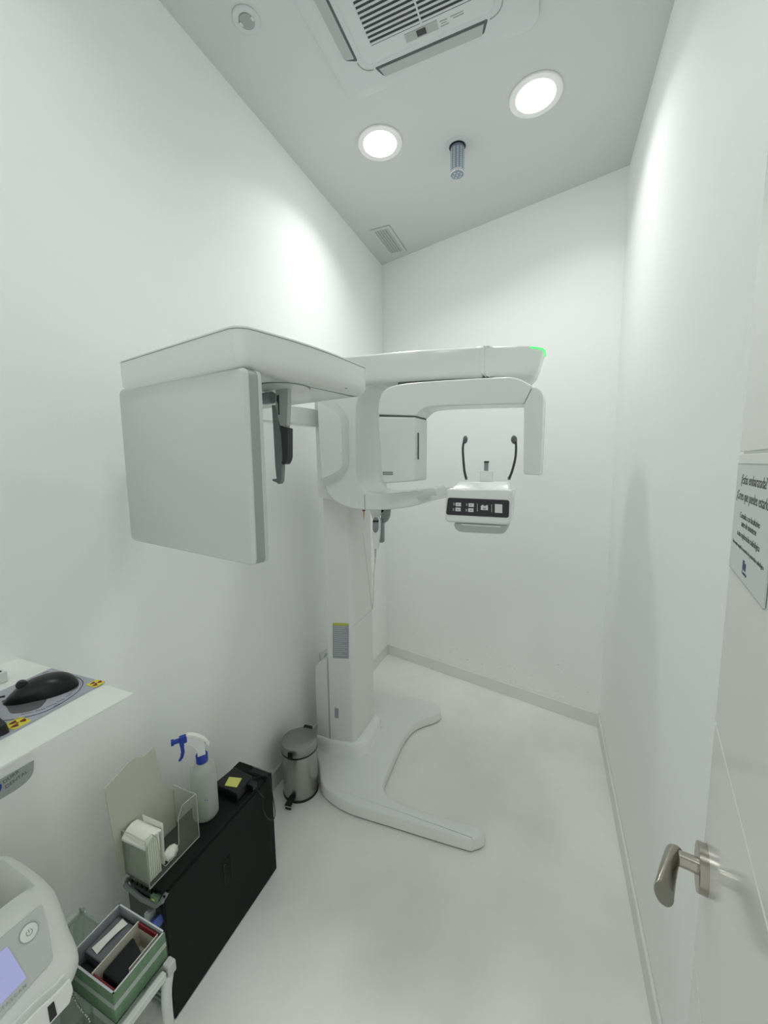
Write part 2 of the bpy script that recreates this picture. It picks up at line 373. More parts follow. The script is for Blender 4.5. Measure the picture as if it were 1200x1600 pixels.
# air conditioner cassette
ACX, ACY = -0.405, 1.167
r = empty('air_conditioner', (ACX, ACY, HC), 'white square four-way ceiling cassette air conditioner with slatted grille', 'air conditioner')
z0 = HC-.022
def sq(h, z, rad): return rnd([((ACX-h, ACY-h, z), rad), ((ACX+h, ACY-h, z), rad), ((ACX+h, ACY+h, z), rad), ((ACX-h, ACY+h, z), rad)], 8)
MB().loft([sq(.335, HC, .05), sq(.334, HC-.008, .05), sq(.300, z0+.001, .05), sq(.290, z0, .05)]).build('outer_panel', M['acw'], r, bevel=0.001)
MB().loft([sq(.216, z0+.001, .04), sq(.216, z0-.0008, .04)]).build('panel_seam', M['seam'], r)
MB().loft([sq(.2145, z0, .038), sq(.2145, z0-.004, .038), sq(.211, z0-.006, .036)]).build('grille_panel', M['acw'], r)
for i, (dx, dy) in enumerate(((0, 1), (-1, 0), (0, -1), (1, 0))):
    n_ = V((dx, dy, 0)); t_ = V((-dy, dx, 0)); c_ = V((ACX, ACY, 0))
    lo = rnd([(c_+n_*.233-t_*.19+V((0, 0, z0)), .008), (c_+n_*.233+t_*.19+V((0, 0, z0)), .008), (c_+n_*.272+t_*.172+V((0, 0, z0)), .008), (c_+n_*.272-t_*.172+V((0, 0, z0)), .008)])
    MB().prism([p+V((0, 0, .001)) for p in lo], (0, 0, -.0018)).build('outlet_slot', M['acslot'], r)
    MB().loft([[c_+n_*.240-t_*.176+V((0, 0, z0+.0005)), c_+n_*.240+t_*.176+V((0, 0, z0+.0005)), c_+n_*.270+t_*.166+V((0, 0, z0+.0005)), c_+n_*.270-t_*.166+V((0, 0, z0+.0005))],
               [c_+n_*.240-t_*.176+V((0, 0, z0-.0035)), c_+n_*.240+t_*.176+V((0, 0, z0-.0035)), c_+n_*.270+t_*.166+V((0, 0, z0-.0065)), c_+n_*.270-t_*.166+V((0, 0, z0-.0065))]]).build('air_flap', M['acflap'], r, bevel=.001)
for sx, sy in ((-1, 1), (1, 1), (-1, -1), (1, -1)):
    MB().tube([(ACX+sx*(.195+.042*math.cos(a)), ACY+sy*(.195+.042*math.sin(a)), z0-.0003) for a in np.linspace(0, PI/2, 12)], .0018, 6).build('corner_groove', M['rimgrey'], r)
gz = z0-.006
MB().box((ACX-.168, ACY-.165, gz-.0005), (ACX+.168, ACY+.158, gz+.001)).build('intake_back', M['acslot'], r)
mb = MB()
for i in range(22):
    y = ACY+.150-.0145*i
    mb.obox((ACX-.085, y, gz-.0025), (.083, 0, 0), (0, .0040, .0016), (0, -.0004, .0009))
    mb.obox((ACX+.085, y, gz-.0025), (.083, 0, 0), (0, .0040, .0016), (0, -.0004, .0009))
mb.box((ACX-.0025, ACY-.165, gz-.004), (ACX+.0025, ACY+.158, gz))
mb.build('grille_slats', M['acw'], r)
MB().box((ACX-.06, ACY+.168, gz-.0012), (ACX+.045, ACY+.195, gz)).build('display_strip', M['acgrey'], r, bevel=.0005)
MB().box((ACX-.022, ACY+.172, gz-.0022), (ACX+.008, ACY+.190, gz)).build('sensor_window', M['dark'], r)
for i_, (gx, gw, gy) in enumerate(((.052, .024, .176), (.055, .018, .183), (.052, .026, .190), (.085, .040, .175), (.093, .032, .182))):
    MB().box((ACX+gx, ACY+gy, gz-.0006), (ACX+gx+gw, ACY+gy+.0028, gz)).build('printed_line', M['rimgrey'], r)

# ------------------------------------------------------------------ dental x-ray machine
A = V((.9842, -.1771, 0)); B = V((.1771, .9842, 0))
mach = empty('dental_xray_machine', (-0.90, 1.67, 0), 'large white panoramic dental x-ray machine with cephalometric arm, standing on a flat forked base', 'x-ray machine')
def pz(l, z): return [V((p[0], p[1], z)) for p in l]
foot_px = [(499,1195),(502,1220),(517,1237),(547,1254),(605,1272),(722,1307),(740,1309),(755,1303),(755,1296),(742,1290),(705,1280),(670,1270),(622,1253),(602,1240),(597.5,1222),(605,1202),(624,1160),(634,1143),(646,1130),(662,1122),(678,1117),(688,1110),(684,1101),(668,1095),(640,1089),(620,1087)]
fl = [onz(u, v, .055) for u, v in foot_px]+[V((-.90, 2.09, .055)), V((-1.0, 2.0, .055)), V((-1.03, 1.86, .055)), V((-1.035, 1.62, .055)), V((-1.01, 1.52, .055))]
fl = spline(fl+[fl[0]], 5)[:-1]
def inset(l, d):
    out = []; n = len(l); ar = sum(l[i][0]*l[(i+1) % n][1]-l[(i+1) % n][0]*l[i][1] for i in range(n)); sg = 1 if ar > 0 else -1
    for i in range(n):
        t = l[(i+1) % n]-l[i-1]; t = t/(np.linalg.norm(t)+1e-9); out.append(l[i]+V((-t[1], t[0], 0))*d*sg)
    return out
MB().loft([pz(inset(fl, -.003), .006), pz(inset(fl, -.004), .022), pz(inset(fl, -.002), .049), pz(inset(fl, .001), .0535), pz(inset(fl, .006), .055)]).build('foot_base', M['foot'], mach, angle=40)
MB().loft([pz(inset(fl, .000), .0), pz(inset(fl, .000), .006)]).build('foot_shadow_strip', M['gap'], mach)  # dark-coloured strip standing in for the shadow line under the foot
# boot around the column
bt = [((-1.035, 1.532, 0), .02), ((-.938, 1.526, 0), .02), ((-.800, 1.545, 0), .035), ((-.770, 1.60, 0), .04), ((-.775, 1.81, 0), .05), ((-1.035, 1.84, 0), .02)]
bl = rnd(bt, 6)
bt2 = [((-1.022, 1.543, 0), .01), ((-.938, 1.538, 0), .01), ((-.815, 1.556, 0), .012), ((-.806, 1.575, 0), .015), ((-.806, 1.80, 0), .02), ((-1.022, 1.82, 0), .01)]
bl2 = rnd(bt2, 6)
mid = [(a*.6+b*.4) for a, b in zip(bl, bl2)]
MB().loft([pz(inset(bl, -.006), .052), pz(bl, .060), pz(bl, .090), pz(mid, .112), pz(bl2, .120)]).build('column_boot', M['boot'], mach, angle=60)
# column
cp = rnd([((-.943, 1.540, 0), .003), ((-.829, 1.559, 0), .010), ((-.817, 1.575, 0), .008), ((-.817, 1.79, 0), .01), ((-.943, 1.80, 0), .004)], 5)
MB().loft([pz(cp, .11), pz(cp, 1.60)]).build('column', M['plastic2'], mach, angle=50)
cs = rnd([((-.812-.003, 1.565, 0), .0), ((-.8155, 1.79, 0), .0), ((-.8165, 1.79, 0), 0), ((-.8165, 1.565, 0), 0)])
s0, s1 = onx(550, 980, -.8165), onx(581, 953, -.8165)
MB().tube([s0, s1], .0008, 6).build('column_seam', M['lightgrey'], mach)
g0 = rnd([((-.950, 1.541, 0), 0), ((-.9435, 1.540, 0), 0), ((-.9435, 1.79, 0), 0), ((-.950, 1.79, 0), 0)])
MB().loft([pz(g0, .11), pz(g0, .53)]).build('column_joint', M['lightgrey'], mach)
# lower side cover behind the column
sc = [V((-1.022, 1.545, .10)), V((-.949, 1.541, .10)), V((-.949, 1.541, .535)), V((-.985, 1.543, .51)), V((-1.016, 1.544, .485)), V((-1.022, 1.545, .46))]
MB().prism(sc, (0, .25, 0)).build('side_cover', M['plastic2'], mach, bevel=.004)
cn = V((.166, -.986, 0))
def oncol(u, v): return onpl(u, v, (-.943, 1.540, 0), cn)+cn*.0008
lb = [oncol(520, 973), oncol(545, 974), oncol(545, 1029), oncol(520, 1028)]
ll = MB().prism(lb, cn*.0006).build('warning_label', M['labelgrey'], mach)
q = [oncol(520, 973), oncol(545, 974), oncol(545, 977.5), oncol(520, 976.5)]
MB().prism([p+cn*.0006 for p in q], cn*.0005).build('label_heading', M['labelyellow'], ll)
mb = MB()
for i in range(15):
    t = .1+i*.058; l0 = lb[0]*(1-t)+lb[3]*t; l1 = lb[1]*(1-t)+lb[2]*t; k = [.92, .75, .85, .6, .9][i % 5]
    mb.obox((l0*(1-k/2-.04)+l1*(k/2+.04))+cn*.0008, (l1-l0)*k*.46, cn*.0002, (0, 0, .0014))
mb.build('label_print', M['labelline'], ll)
MB().prism([oncol(523, 1106), oncol(529, 1107), oncol(529, 1122), oncol(523, 1121)], cn*.0006).build('serial_label', M['labelgrey'], mach)

# carriage plate and C-frame
YC = 1.46
def pc(u, v, r=0, y=YC): return (ony(u, v, y), r)
MB().prism(rnd([pc(490, 600, 0, 1.50), pc(496.5, 777, .006, 1.50), pc(560, 789, .0, 1.50), pc(560, 560, 0, 1.50), pc(490, 560, 0, 1.50)]), (0, .32, 0)).build('carriage', M['plastic2'], mach, bevel=.004)
cf = rnd([pc(507, 600, 0), pc(507, 752, .01), pc(510, 768, .02), pc(522, 783, .03), pc(545, 794, .04), pc(575, 798, .05), pc(615, 796, .05), pc(650, 791, .06), pc(672, 783, .01),
          pc(672, 763, .01), pc(655, 766, .05), pc(635, 769, .05), pc(600, 771.5, .03), pc(574, 772, .03), pc(556, 755, .045), pc(556, 640, .03), pc(560, 618, .03), pc(575, 604, .02), pc(600, 600, 0), pc(600, 585, 0), pc(507, 570, 0)], 8)
MB().prism(cf, (0, .245, 0)).build('c_frame', M['plastic'], mach, bevel=.010, seg=5)
MB().prism([p+V((0, -.0006, 0)) for p in (ony(569, 773, YC), ony(570, 773, YC), ony(571, 796, YC), ony(570, 796, YC))], (0, .002, 0)).build('frame_seam', M['seam'], mach)
# raised flank cover with scooped edge
o_ = [pc(495, 616, .004), pc(529, 631, .03), pc(545, 650, .03), pc(546, 732, .04), pc(530, 752, .03), pc(503, 762, .004)]
i_ = [pc(496, 628, .002, 1.424), pc(525, 643, .02, 1.424), pc(533, 657, .02, 1.424), pc(535, 727, .02, 1.424), pc(530, 735, .015, 1.424), pc(503, 748, .002, 1.424)]
MB().loft([[p+V((0, .03, 0)) for p in rnd(o_, 6)], rnd(o_, 6), rnd(i_, 6)]).build('flank_cover', M['plastic'], mach, bevel=.003)
for (u, v) in ((535.5, 675.5), (535.5, 708.5)):
    MB().lathe([(.0022, 0), (.0022, .002), (.001, .003)], ony(u-1.5, v, 1.4245), axis=(0, -1, 0), seg=12).build('screw', M['lightgrey'], mach)
MB().lathe([(.002, 0), (.002, .0006)], ony(561, 785.5, 1.4605), axis=(0, -1, 0), seg=3).build('warning_mark', M['midgrey'], mach)

# overhead arm (tapers towards its tip)
near = [(-.955, 1.405), (-.80, 1.418), (-.62, 1.441), (-.46, 1.466), (-.356, 1.489), (-.2275, 1.522)]
tipn = [(-.2265, 1.5222), (-.14, 1.556), (-.075, 1.590), (-.036, 1.63), (-.026, 1.68)]
far = [(-.026, 1.75), (-.04, 1.80), (-.085, 1.84), (-.2265, 1.865)]
far2 = [(-.2275, 1.865), (-.5, 1.90), (-.9, 1.93), (-.97, 1.90), (-.975, 1.45)]
ZA, ZBt = 1.763, 1.877
def arm(pl, name, zl=(ZA, ZBt)):
    l = [V((x, y, 0)) for x, y in pl]
    return MB().loft([pz(inset(l, .020), ZA), pz(inset(l, .008), ZA+.005), pz(inset(l, .001), ZA+.02), pz(l, ZA+.04), pz(l, ZBt-.012), pz(inset(l, .004), ZBt-.003), pz(inset(l, .014), ZBt)]).build(name, M['plastic'], mach, angle=60)
def smooth_part(near, tail): return [tuple(p[:2]) for p in spline([V((x, y, 0)) for x, y in near], 4)]+tail
arm(smooth_part(near, far2), 'overhead_arm')
l = [V((x, y, 0)) for x, y in ([tuple(p[:2]) for p in spline([V((x, y, 0)) for x, y in tipn+far], 5)])]
def tip(l, d, zz, sh): return [V((p[0]-(sh if p[0] > -.15 else 0)*min(1, (p[0]+.15)/.1), p[1], zz)) for p in inset(l, d)]
MB().loft([tip(l, .018, ZA, .05), tip(l, .006, ZA+.006, .035), tip(l, .001, ZA+.02, .026), tip(l, 0, ZA+.04, .02), tip(l, 0, ZBt-.012, .002), tip(l, .004, ZBt-.003, .0), tip(l, .012, ZBt-.002, .0)]).build('arm_end_cap', M['plastic'], mach, angle=60)
fl_ = [V((-.245, 1.5165, 0)), V((-.205, 1.531, 0)), V((-.205, 1.863, 0)), V((-.245, 1.868, 0))]
MB().loft([pz(inset(fl_, .022), ZA+.0004), pz(inset(fl_, .003), ZA+.02), pz(inset(fl_, .0015), ZA+.04), pz(inset(fl_, .0015), ZBt-.014), pz(inset(fl_, .016), ZBt-.002)]).build('arm_seam', M['plastic'], mach)
gl = [p for p in l if p[0] > -.082 and p[1] < 1.76]
mb = MB(); 
mb.tube([p*1+V((.0005, 0, ZBt-.008)) for p in gl], .0028, 8)
mb.build('status_light', M['green'], mach)
gp = [V((-.545, 1.466, 0)), V((-.46, 1.478, 0)), V((-.356, 1.501, 0)), V((-.2275, 1.535, 0)), V((-.14, 1.572, 0)), V((-.12, 1.70, 0)), V((-.545, 1.70, 0))]
MB().loft([pz(gp, ZA-.009), pz(gp, ZA+.001)]).build('rotor_gap_shade', M['gap'], mach)  # thin dark slab, its colour imitates the shade between arm and rotor
# overhead joint (turntable above the rotor)
MB().lathe([(.09, 1.746), (.09, 1.760)], (-.33, 1.60, 0), seg=48).build('rotor_joint', M['gap'], mach)

# rotor: arch with tube head and sensor
rn = V((-.19, .98, 0)); PR = onz(653, 596.5, 1.750)
def pr_(u, v, r=0): return (onpl(u, v, PR, rn), r)
RT = (.012, .115, 0)
out = [pr_(590, 648, 0), pr_(590, 632, .03), pr_(596, 611, .04), pr_(615, 601, .05), pr_(653, 596.5, .1), pr_(738, 591, .1), pr_(806, 588, .03), pr_(832, 603, 0), pr_(818, 631, 0), pr_(760, 632.5, 0), pr_(690, 634.5, .04), pr_(662, 637.5, .05), pr_(650, 650, 0)]
MB().prism(rnd(out, 7), RT).build('rotor_arch', M['plastic'], mach, bevel=.007, seg=4)
th = [pr_(590, 650.5, 0), pr_(649.5, 651.5, 0), pr_(649, 752, .012), pr_(597, 755.5, .015)]
tho = MB().prism(rnd(th, 5), RT).build('tube_head', M['plastic'], mach, bevel=.007, seg=4)
MB().prism([pr_(592, 648)[0]+V(RT)*.03, pr_(648, 649)[0]+V(RT)*.03, pr_(648, 652)[0]+V(RT)*.03, pr_(592, 652)[0]+V(RT)*.03], V(RT)*.94).build('head_seam', M['gap'], mach)
sn = [pr_(832.5, 603.5, 0), pr_(843, 607, .02), pr_(849, 618, .02), pr_(844, 743, .008), pr_(818, 741, .008), pr_(818.5, 632, 0)]
MB().prism(rnd(sn, 5), V(RT)*.75).build('sensor_head', M['plastic'], mach, bevel=.006, seg=4)
mb = MB().prism([pr_(650, 676)[0]+V((.0045, .004, 0)), pr_(652, 676)[0]+V((.0045, .004, 0)), pr_(652, 718)[0]+V((.0045, .004, 0)), pr_(650, 718)[0]+V((.0045, .004, 0))], (0, .003, 0))
mb.build('beam_slit', M['dark'], tho)
for k in range(2):
    v0 = 737+k*3
    MB().prism([pr_(598, v0)[0]-rn*.0008, pr_(614, v0)[0]-rn*.0008, pr_(614, v0+2.2)[0]-rn*.0008, pr_(598, v0+2.2)[0]-rn*.0008], rn*.001).build('vent_slot', M['midgrey'], tho)

# control unit with chin rest
YP = 1.27
def pp(u, v, r=0, y=YP): return (ony(u, v, y), r)
cu_ = rnd([pp(698, 763, .012), pp(800, 764.5, .012), pp(801, 775, .01), pp(797, 821, .016), pp(695, 816, .016), pp(696, 775, .01)], 6)
cu = MB().prism(cu_, (0, .13, 0)).build('control_unit', M['plastic'], mach, bevel=.008, seg=4)
b0 = ony(698, 764, YP); b1 = ony(800, 765, YP)
zt = max(b0[2], b1[2])
def rect(x0, x1, y0, y1, z, r=.01): return rnd([((x0, y0, z), r), ((x1, y0, z), r), ((x1, y1, z), r), ((x0, y1, z), r)], 5)
MB().loft([rect(b0[0]+.002, b1[0]-.002, YP+.012, YP+.13, zt-.006), rect(b0[0]+.022, b1[0]-.012, YP+.035, YP+.12, zt+.015), rect(b0[0]+.030, b1[0]-.020, YP+.05, YP+.115, zt+.020)]).build('top_cap', M['plastic'], cu, bevel=.004)
bp_ = rnd([pp(700, 777.5, .008), pp(796, 781.5, .008), pp(795, 809, .008), pp(697, 804, .008)], 6)
bpo = MB().prism([p+V((0, -.0015, 0)) for p in bp_], (0, .003, 0)).build('control_panel', M['blackgloss'], cu)
def quad(u0, v0, u1, v1, yy=-.0025, sk=.045, d=.0012):
    return [ony(u0, v0, YP)+V((0, yy, 0)), ony(u1, v0+(u1-u0)*sk, YP)+V((0, yy, 0)), ony(u1, v1+(u1-u0)*sk, YP)+V((0, yy, 0)), ony(u0, v1, YP)+V((0, yy, 0))]
for (u0, v0, u1, v1, mm) in ((712.2, 785.2, 720.5, 790.8, 'key'), (712, 793, 720, 798.6, 'key'), (732.3, 786.2, 740.6, 791.8, 'key'), (731.8, 794, 740, 799.6, 'key'),
                             (751.5, 790, 762.6, 796.6, 'key'), (773.3, 787.5, 785, 801, 'key')):
    MB().prism(quad(u0, v0, u1, v1), (0, .0012, 0)).build('key', M[mm], bpo)
for (u0, v0, u1, v1) in ((708.2, 785.5, 710.8, 789.5), (707.5, 794, 710.2, 798), (728.2, 786.6, 730.6, 790.4), (727.6, 795, 730.2, 799)):
    MB().prism(quad(u0, v0, u1, v1), (0, .0012, 0)).build('key_mark', M['midgrey'], bpo)
for u in (745.6, 768):
    MB().prism(quad(u, 787+(u-745)*.05, u+.8, 799+(u-745)*.05), (0, .0012, 0)).build('divider_line', M['lightgrey'], bpo)
for (u, v) in ((716, 788), (716, 796), (736, 789), (736, 797)):
    MB().prism(quad(u-1.6, v-.5, u+1.6, v+.6, -.0032), (0, .0008, 0)).build('key_symbol', M['midgrey'], bpo)
mb = MB().prism(quad(753.5, 788.7, 755.5, 790.4, -.0031), (0, .001, 0)).prism(quad(760, 789, 762.3, 790.9, -.0031), (0, .001, 0)); mb.build('key_tab', M['key'], bpo)
mb = MB().tube([ony(755.2, 793.2, YP)+V((0, -.0035, 0)), ony(756.2, 795, YP)+V((0, -.0035, 0)), ony(758.2, 795.2, YP)+V((0, -.0035, 0)), ony(759.2, 793.4, YP)+V((0, -.0035, 0))], .0009, 6); mb.build('key_symbol', M['dark'], bpo)
tr = rnd([pp(708, 817, .01, YP+.03), pp(711, 827, .02, YP+.03), pp(718, 831.5, .01, YP+.03), pp(784, 835, .01, YP+.03), pp(791, 831, .02, YP+.03), pp(794, 820, .01, YP+.03)], 5)
MB().prism(tr, (0, .09, 0)).build('hand_grip', M['lightgrey'], cu, bevel=.005)
mb = MB().prism([pp(720, 818, 0, YP+.026)[0], pp(783, 822, 0, YP+.026)[0], pp(782, 824.5, 0, YP+.026)[0], pp(721, 820.5, 0, YP+.026)[0]], (0, .006, 0)); mb.build('grip_edge', M['plastic'], cu)
# arm linking C-frame and control unit
pth = [ony(664, 777, 1.56), ony(676, 773, 1.53), ony(688, 768, 1.47), ony(700, 768, 1.38)]
YT = YP+.085
cb = MB().prism(rnd([pp(749.5, 735.5, .003, YT), pp(770, 736, .003, YT), pp(769, 755, 0, YT), pp(750, 755, 0, YT)]), (0, .03, 0)).build('chin_rest', M['plastic'], cu, bevel=.003)
MB().prism([pp(756.5, 722, 0, YT+.008)[0], pp(763, 722, 0, YT+.008)[0], pp(762.5, 738, 0, YT+.008)[0], pp(756.3, 738, 0, YT+.008)[0]], (0, .008, 0)).build('bite_rod', M['midgrey'], cb)
MB().prism([pp(756.2, 720.5, 0, YT+.006)[0], pp(763.7, 720.5, 0, YT+.006)[0], pp(763.5, 723, 0, YT+.006)[0], pp(756.4, 723, 0, YT+.006)[0]], (0, .012, 0)).build('bite_tip', M['black'], cb)
def temple(pix, pad, y, sgn):
    pts = spline([ony(u, v, y) for u, v in pix], 6); n = len(pts)
    t = MB().tube(pts, [.0062-.0012*i/(n-1) for i in range(n)], 10, flat=.7).build('temple_support', M['dark'], cu)
    c = ony(pad[0], pad[1], y)
    MB().lathe([(.001, -.007), (.009, -.0065), (.013, -.003), (.014, 0), (.011, .004), (.002, .0055)], c, axis=(-sgn, -.5, .1), seg=24).build('temple_pad', M['padgrey2'], t)
    MB().lathe([(.0045, -.004), (.0045, .006)], ony(pix[0][0], pix[0][1], y), seg=16).build('base_pin', M['midgrey'], t)
temple([(728.5, 748), (725.6, 735), (723.8, 715), (723.3, 700), (725, 688)], (726.5, 687), YP+.075, 1)
temple([(795.5, 748), (800.5, 735), (805, 717), (806.3, 702), (806, 690)], (803.5, 687), YP+.075, -1)
cs_ = spline([ony(650, 779, 1.54), ony(662, 776, 1.53), ony(675, 772.5, 1.49), ony(688, 769, 1.42), ony(702, 768, 1.345)], 5)
lo = []
for i, c in enumerate(cs_):
    d = cs_[min(i+1, len(cs_)-1)]-cs_[max(i-1, 0)]; d[2] = 0; d /= np.linalg.norm(d); s_ = V((-d[1], d[0], 0)); f_ = i/(len(cs_)-1)
    hz = .0215-.007*f_; wd = .070-.022*f_
    lo.append(rnd([(c+s_*wd+V((0, 0, hz)), .014), (c-s_*wd+V((0, 0, hz)), .014), (c-s_*wd-V((0, 0, hz)), .014), (c+s_*wd-V((0, 0, hz)), .014)], 6))
MB().loft(lo).build('chin_rest_arm', M['plastic'], mach, angle=60)

# cephalometric arm, head box, detector
ZB0, ZB1 = 1.625, 1.700
def ab(a, k, z): return A*a+B*k+V((0, 0, z))
MB().obox(ab(-1.20, 1.10, 1.655)+V((0, 0, 0)), A*.022, B*.37, (0, 0, .037)).build('ceph_arm', M['plastic'], mach, bevel=.006)
MB().obox(ab(-1.12, .80, 1.655), A*.115, B*.05, (0, 0, .030)).build('ceph_bracket', M['plastic2'], mach, bevel=.006)
KF, KN = .862, .470
hb = rnd([(ab(-1.040, KN, 0), .018), (ab(-.600, KN, 0), .035), (ab(-.580, (KN+KF)/2-.02, 0), .35), (ab(-.598, KF, 0), .025), (ab(-1.035, KF, 0), .03)], 9)
MB().loft([pz(inset(hb, .030), ZB0), pz(inset(hb, .016), ZB0+.002), pz(inset(hb, .006), ZB0+.008), pz(inset(hb, .001), ZB0+.018), pz(hb, ZB0+.03), pz(hb, ZB1-.006)]).build('ceph_head_box', M['plastic'], mach, angle=60)
MB().loft([pz(inset(hb, .0015), ZB1-.0062), pz(inset(hb, .0015), ZB1-.0048)]).build('lid_seam', M['gap'], mach)
MB().loft([pz(inset(hb, -.001), ZB1-.005), pz(inset(hb, -.001), ZB1-.002), pz(inset(hb, .003), ZB1)]).build('box_lid', M['plastic'], mach, angle=60)
pcn = onz(441, 606, ZB0)
mb = MB().lathe([(.062, ZB0-.0002), (.062, ZB0-.0016), (.0605, ZB0-.0016)], (pcn[0], pcn[1], 0), seg=64); mb.build('turntable_gap', M['midgrey'], mach)
MB().lathe([(.0605, ZB0-.0005), (.0605, ZB0-.003), (.001, ZB0-.003)], (pcn[0], pcn[1], 0), seg=64).build('turntable', M['plastic'], mach)
mb = MB().lathe([(.0028, ZB0-.0002), (.0028, ZB0-.0012)], (0, 0, 0), seg=12)
o = MB().lathe([(.003, ZB0-.0001), (.003, ZB0-.0012)], onz(541, 606.5, 0)*0+V((onz(541, 606.5, ZB0)[0], onz(541, 606.5, ZB0)[1], 0)), seg=12).build('underside_screw', M['midgrey'], mach)
# detector panel
KD = KN+.010
def pd(u, v, r=0): return (onpl(u, v, B*KD, B), r)
do = rnd([pd(187, 609.5, .016), pd(386, 573, .016), pd(400.5, 885, .016), pd(206.5, 843.5, .016)], 6)
di_c = sum(do)/len(do)
d1 = [p+(di_c-p)*.022+B*(-.004) for p in do]
dp = MB().loft([d1, do, [p+B*.003 for p in do]]).build('detector_panel', M['panelgrey'], mach, bevel=.001)
dm = [p+(di_c-p)*.004+B*.003 for p in do]
MB().loft([dm, [p+B*.020 for p in dm]]).build('panel_rim', M['rimgrey'], dp)
MB().loft([[p+B*.023 for p in do], [p+B*.031 for p in do], [p+(di_c-p)*.02+B*.035 for p in do]]).build('back_shell', M['panelgrey'], dp, bevel=.001)
MB().obox(ab(-.82, KD+.02, ZB0-.004), A*.10, B*.02, (0, 0, .012)).build('hanger_block', M['plastic2'], dp)
# ear rod / nasion assembly below the turntable
kE = float(pcn @ B)
def pe(u, v, r=0, dk=0): return (onpl(u, v, B*(kE+dk), B), r)
er = MB().prism(rnd([pe(430, 608, .002), pe(449.5, 606, .002), pe(449.5, 634, .002), pe(448, 664, .006), pe(446, 669, .006), pe(438, 667, .004), pe(430, 640, .004)]), B*.012).build('ear_rod_holder', M['lightgrey'], mach, bevel=.002)
kn = pe(420, 622)[0]
MB().lathe([(.0125, -.017), (.0135, -.014), (.0135, .012), (.012, .014)], kn, axis=tuple(A), seg=28).build('clamp_knob', M['midgrey'], er)
MB().prism(rnd([pe(424.5, 632, .002), pe(433, 640, .002), pe(436, 664, 0), pe(441, 690, 0), pe(440.5, 730, 0), pe(439.5, 752, .004), pe(436, 757, .004), pe(432, 754, 0), pe(425.5, 751, .003), pe(426, 748.5, .002), pe(432, 748, 0), pe(430, 730, 0), pe(427.5, 680, 0), pe(426, 655, 0)]), B*.010).build('nasion_arm', M['midgrey'], er, bevel=.0015)
MB().prism(rnd([pe(437.5, 665, .001, -.004), pe(449.5, 669, .001, -.004), pe(449.5, 716, .006, -.004), pe(445, 726, .006, -.004), pe(439.5, 725, .003, -.004), pe(441.5, 718, 0, -.004)]), B*.016).build('ear_rod', M['dark'], er, bevel=.0015)
MB().prism([pe(432, 618, 0, -.0012)[0], pe(435.5, 617, 0, -.0012)[0], pe(435.5, 628, 0, -.0012)[0], pe(436, 648, 0, -.0012)[0], pe(434.8, 648, 0, -.0012)[0], pe(434, 630, 0, -.0012)[0], pe(432, 627, 0, -.0012)[0]], B*.002).build('adjuster_slot', M['dark'], er)

# switch bracket under the C-frame and the hand switch hanging on it
YS = 1.50
def ps(u, v, r=0, y=YS): return (ony(u, v, y), r)
MB().prism(rnd([ps(577, 795, 0), ps(600, 795, 0), ps(600, 799, .004), ps(592, 806, .008), ps(582, 812, .008)]), (0, .03, 0)).build('switch_bracket', M['plastic'], mach, bevel=.002)
MB().prism(rnd([ps(595, 795, 0), ps(608, 795, 0), ps(607, 808, .008), ps(603, 816, .008), ps(598, 818, .004), ps(598, 848, .003), ps(591.5, 848, .003), ps(593.5, 818, .004), ps(595, 808, 0)]), (0, .022, 0)).build('switch_hook', M['midgrey'], mach, bevel=.002)
MB().lathe([(.0065, -.004), (.0065, .002)], ony(568.5, 797, YS+.005), seg=16).build('red_plug', M['red'], mach)
MB().tube([ony(568.5, 798, YS+.005), ony(568.5, 805, YS+.005), ony(568.5, 812, YS+.005)], [.003, .0025, .0012], 8).build('plug_tip', M['amber'], mach)
sw = empty('exposure_switch', tuple(ony(587, 880, YS-.02)), 'white hand-held exposure switch with grey button hanging under the x-ray machine frame', 'hand switch')
YW = YS-.018
MB().prism(rnd([ps(582, 812, .006, YW), ps(584, 807, .006, YW), ps(590, 806, .006, YW), ps(593.5, 811, .006, YW), ps(593, 835, .01, YW), ps(589.5, 858, .002, YW), ps(584, 858, .002, YW), ps(581, 835, .01, YW)]), (0, .016, 0)).build('body', M['plastic'], sw, bevel=.003)
bt_ = MB().prism(rnd([ps(582.5, 812, .004, YW-.002), ps(584.5, 808, .004, YW-.002), ps(589.5, 808, .004, YW-.002), ps(591.3, 812, .004, YW-.002), ps(591.3, 827, .006, YW-.002), ps(588.5, 832.5, .006, YW-.002), ps(584.5, 832.5, .006, YW-.002), ps(582.2, 827, .006, YW-.002)]), (0, .004, 0)).build('button', M['midgrey'], sw, bevel=.001)
MB().prism([ps(582.6, 813, 0, YW-.003)[0], ps(591.2, 813, 0, YW-.003)[0], ps(591.2, 816, 0, YW-.003)[0], ps(582.6, 816, 0, YW-.003)[0]], (0, .002, 0)).build('button_band', M['black'], bt_)
MB().tube([ony(586.7, 857, YW+.008), ony(586.5, 872, YW+.008)], [.0055, .003], 12).build('strain_relief', M['lightgrey'], sw)
MB().tube([ony(586.5, 871, YW+.008), ony(586, 876, YW+.008), ony(585.5, 880, YW+.008)], [.002, .0016, .001], 8).build('cable_tip', M['amber'], sw)
cp_ = spline([ony(586.5, 872, YW+.008), ony(584, 905, 1.52), ony(583, 935, 1.53), ony(581.5, 952, 1.535), ony(579, 930, 1.54), ony(574, 890, 1.54), ony(569, 850, 1.54), ony(566.5, 833, 1.54)], 8)
MB().tube(cp_, .0028, 8).build('cable', M['cable'], sw)
MB().lathe([(.0045, -.02), (.005, -.015), (.0045, -.008), (.005, -.002), (.004, .004)], ony(583, 897, 1.52), seg=14).build('cable_ferrule', M['plastic'], sw)

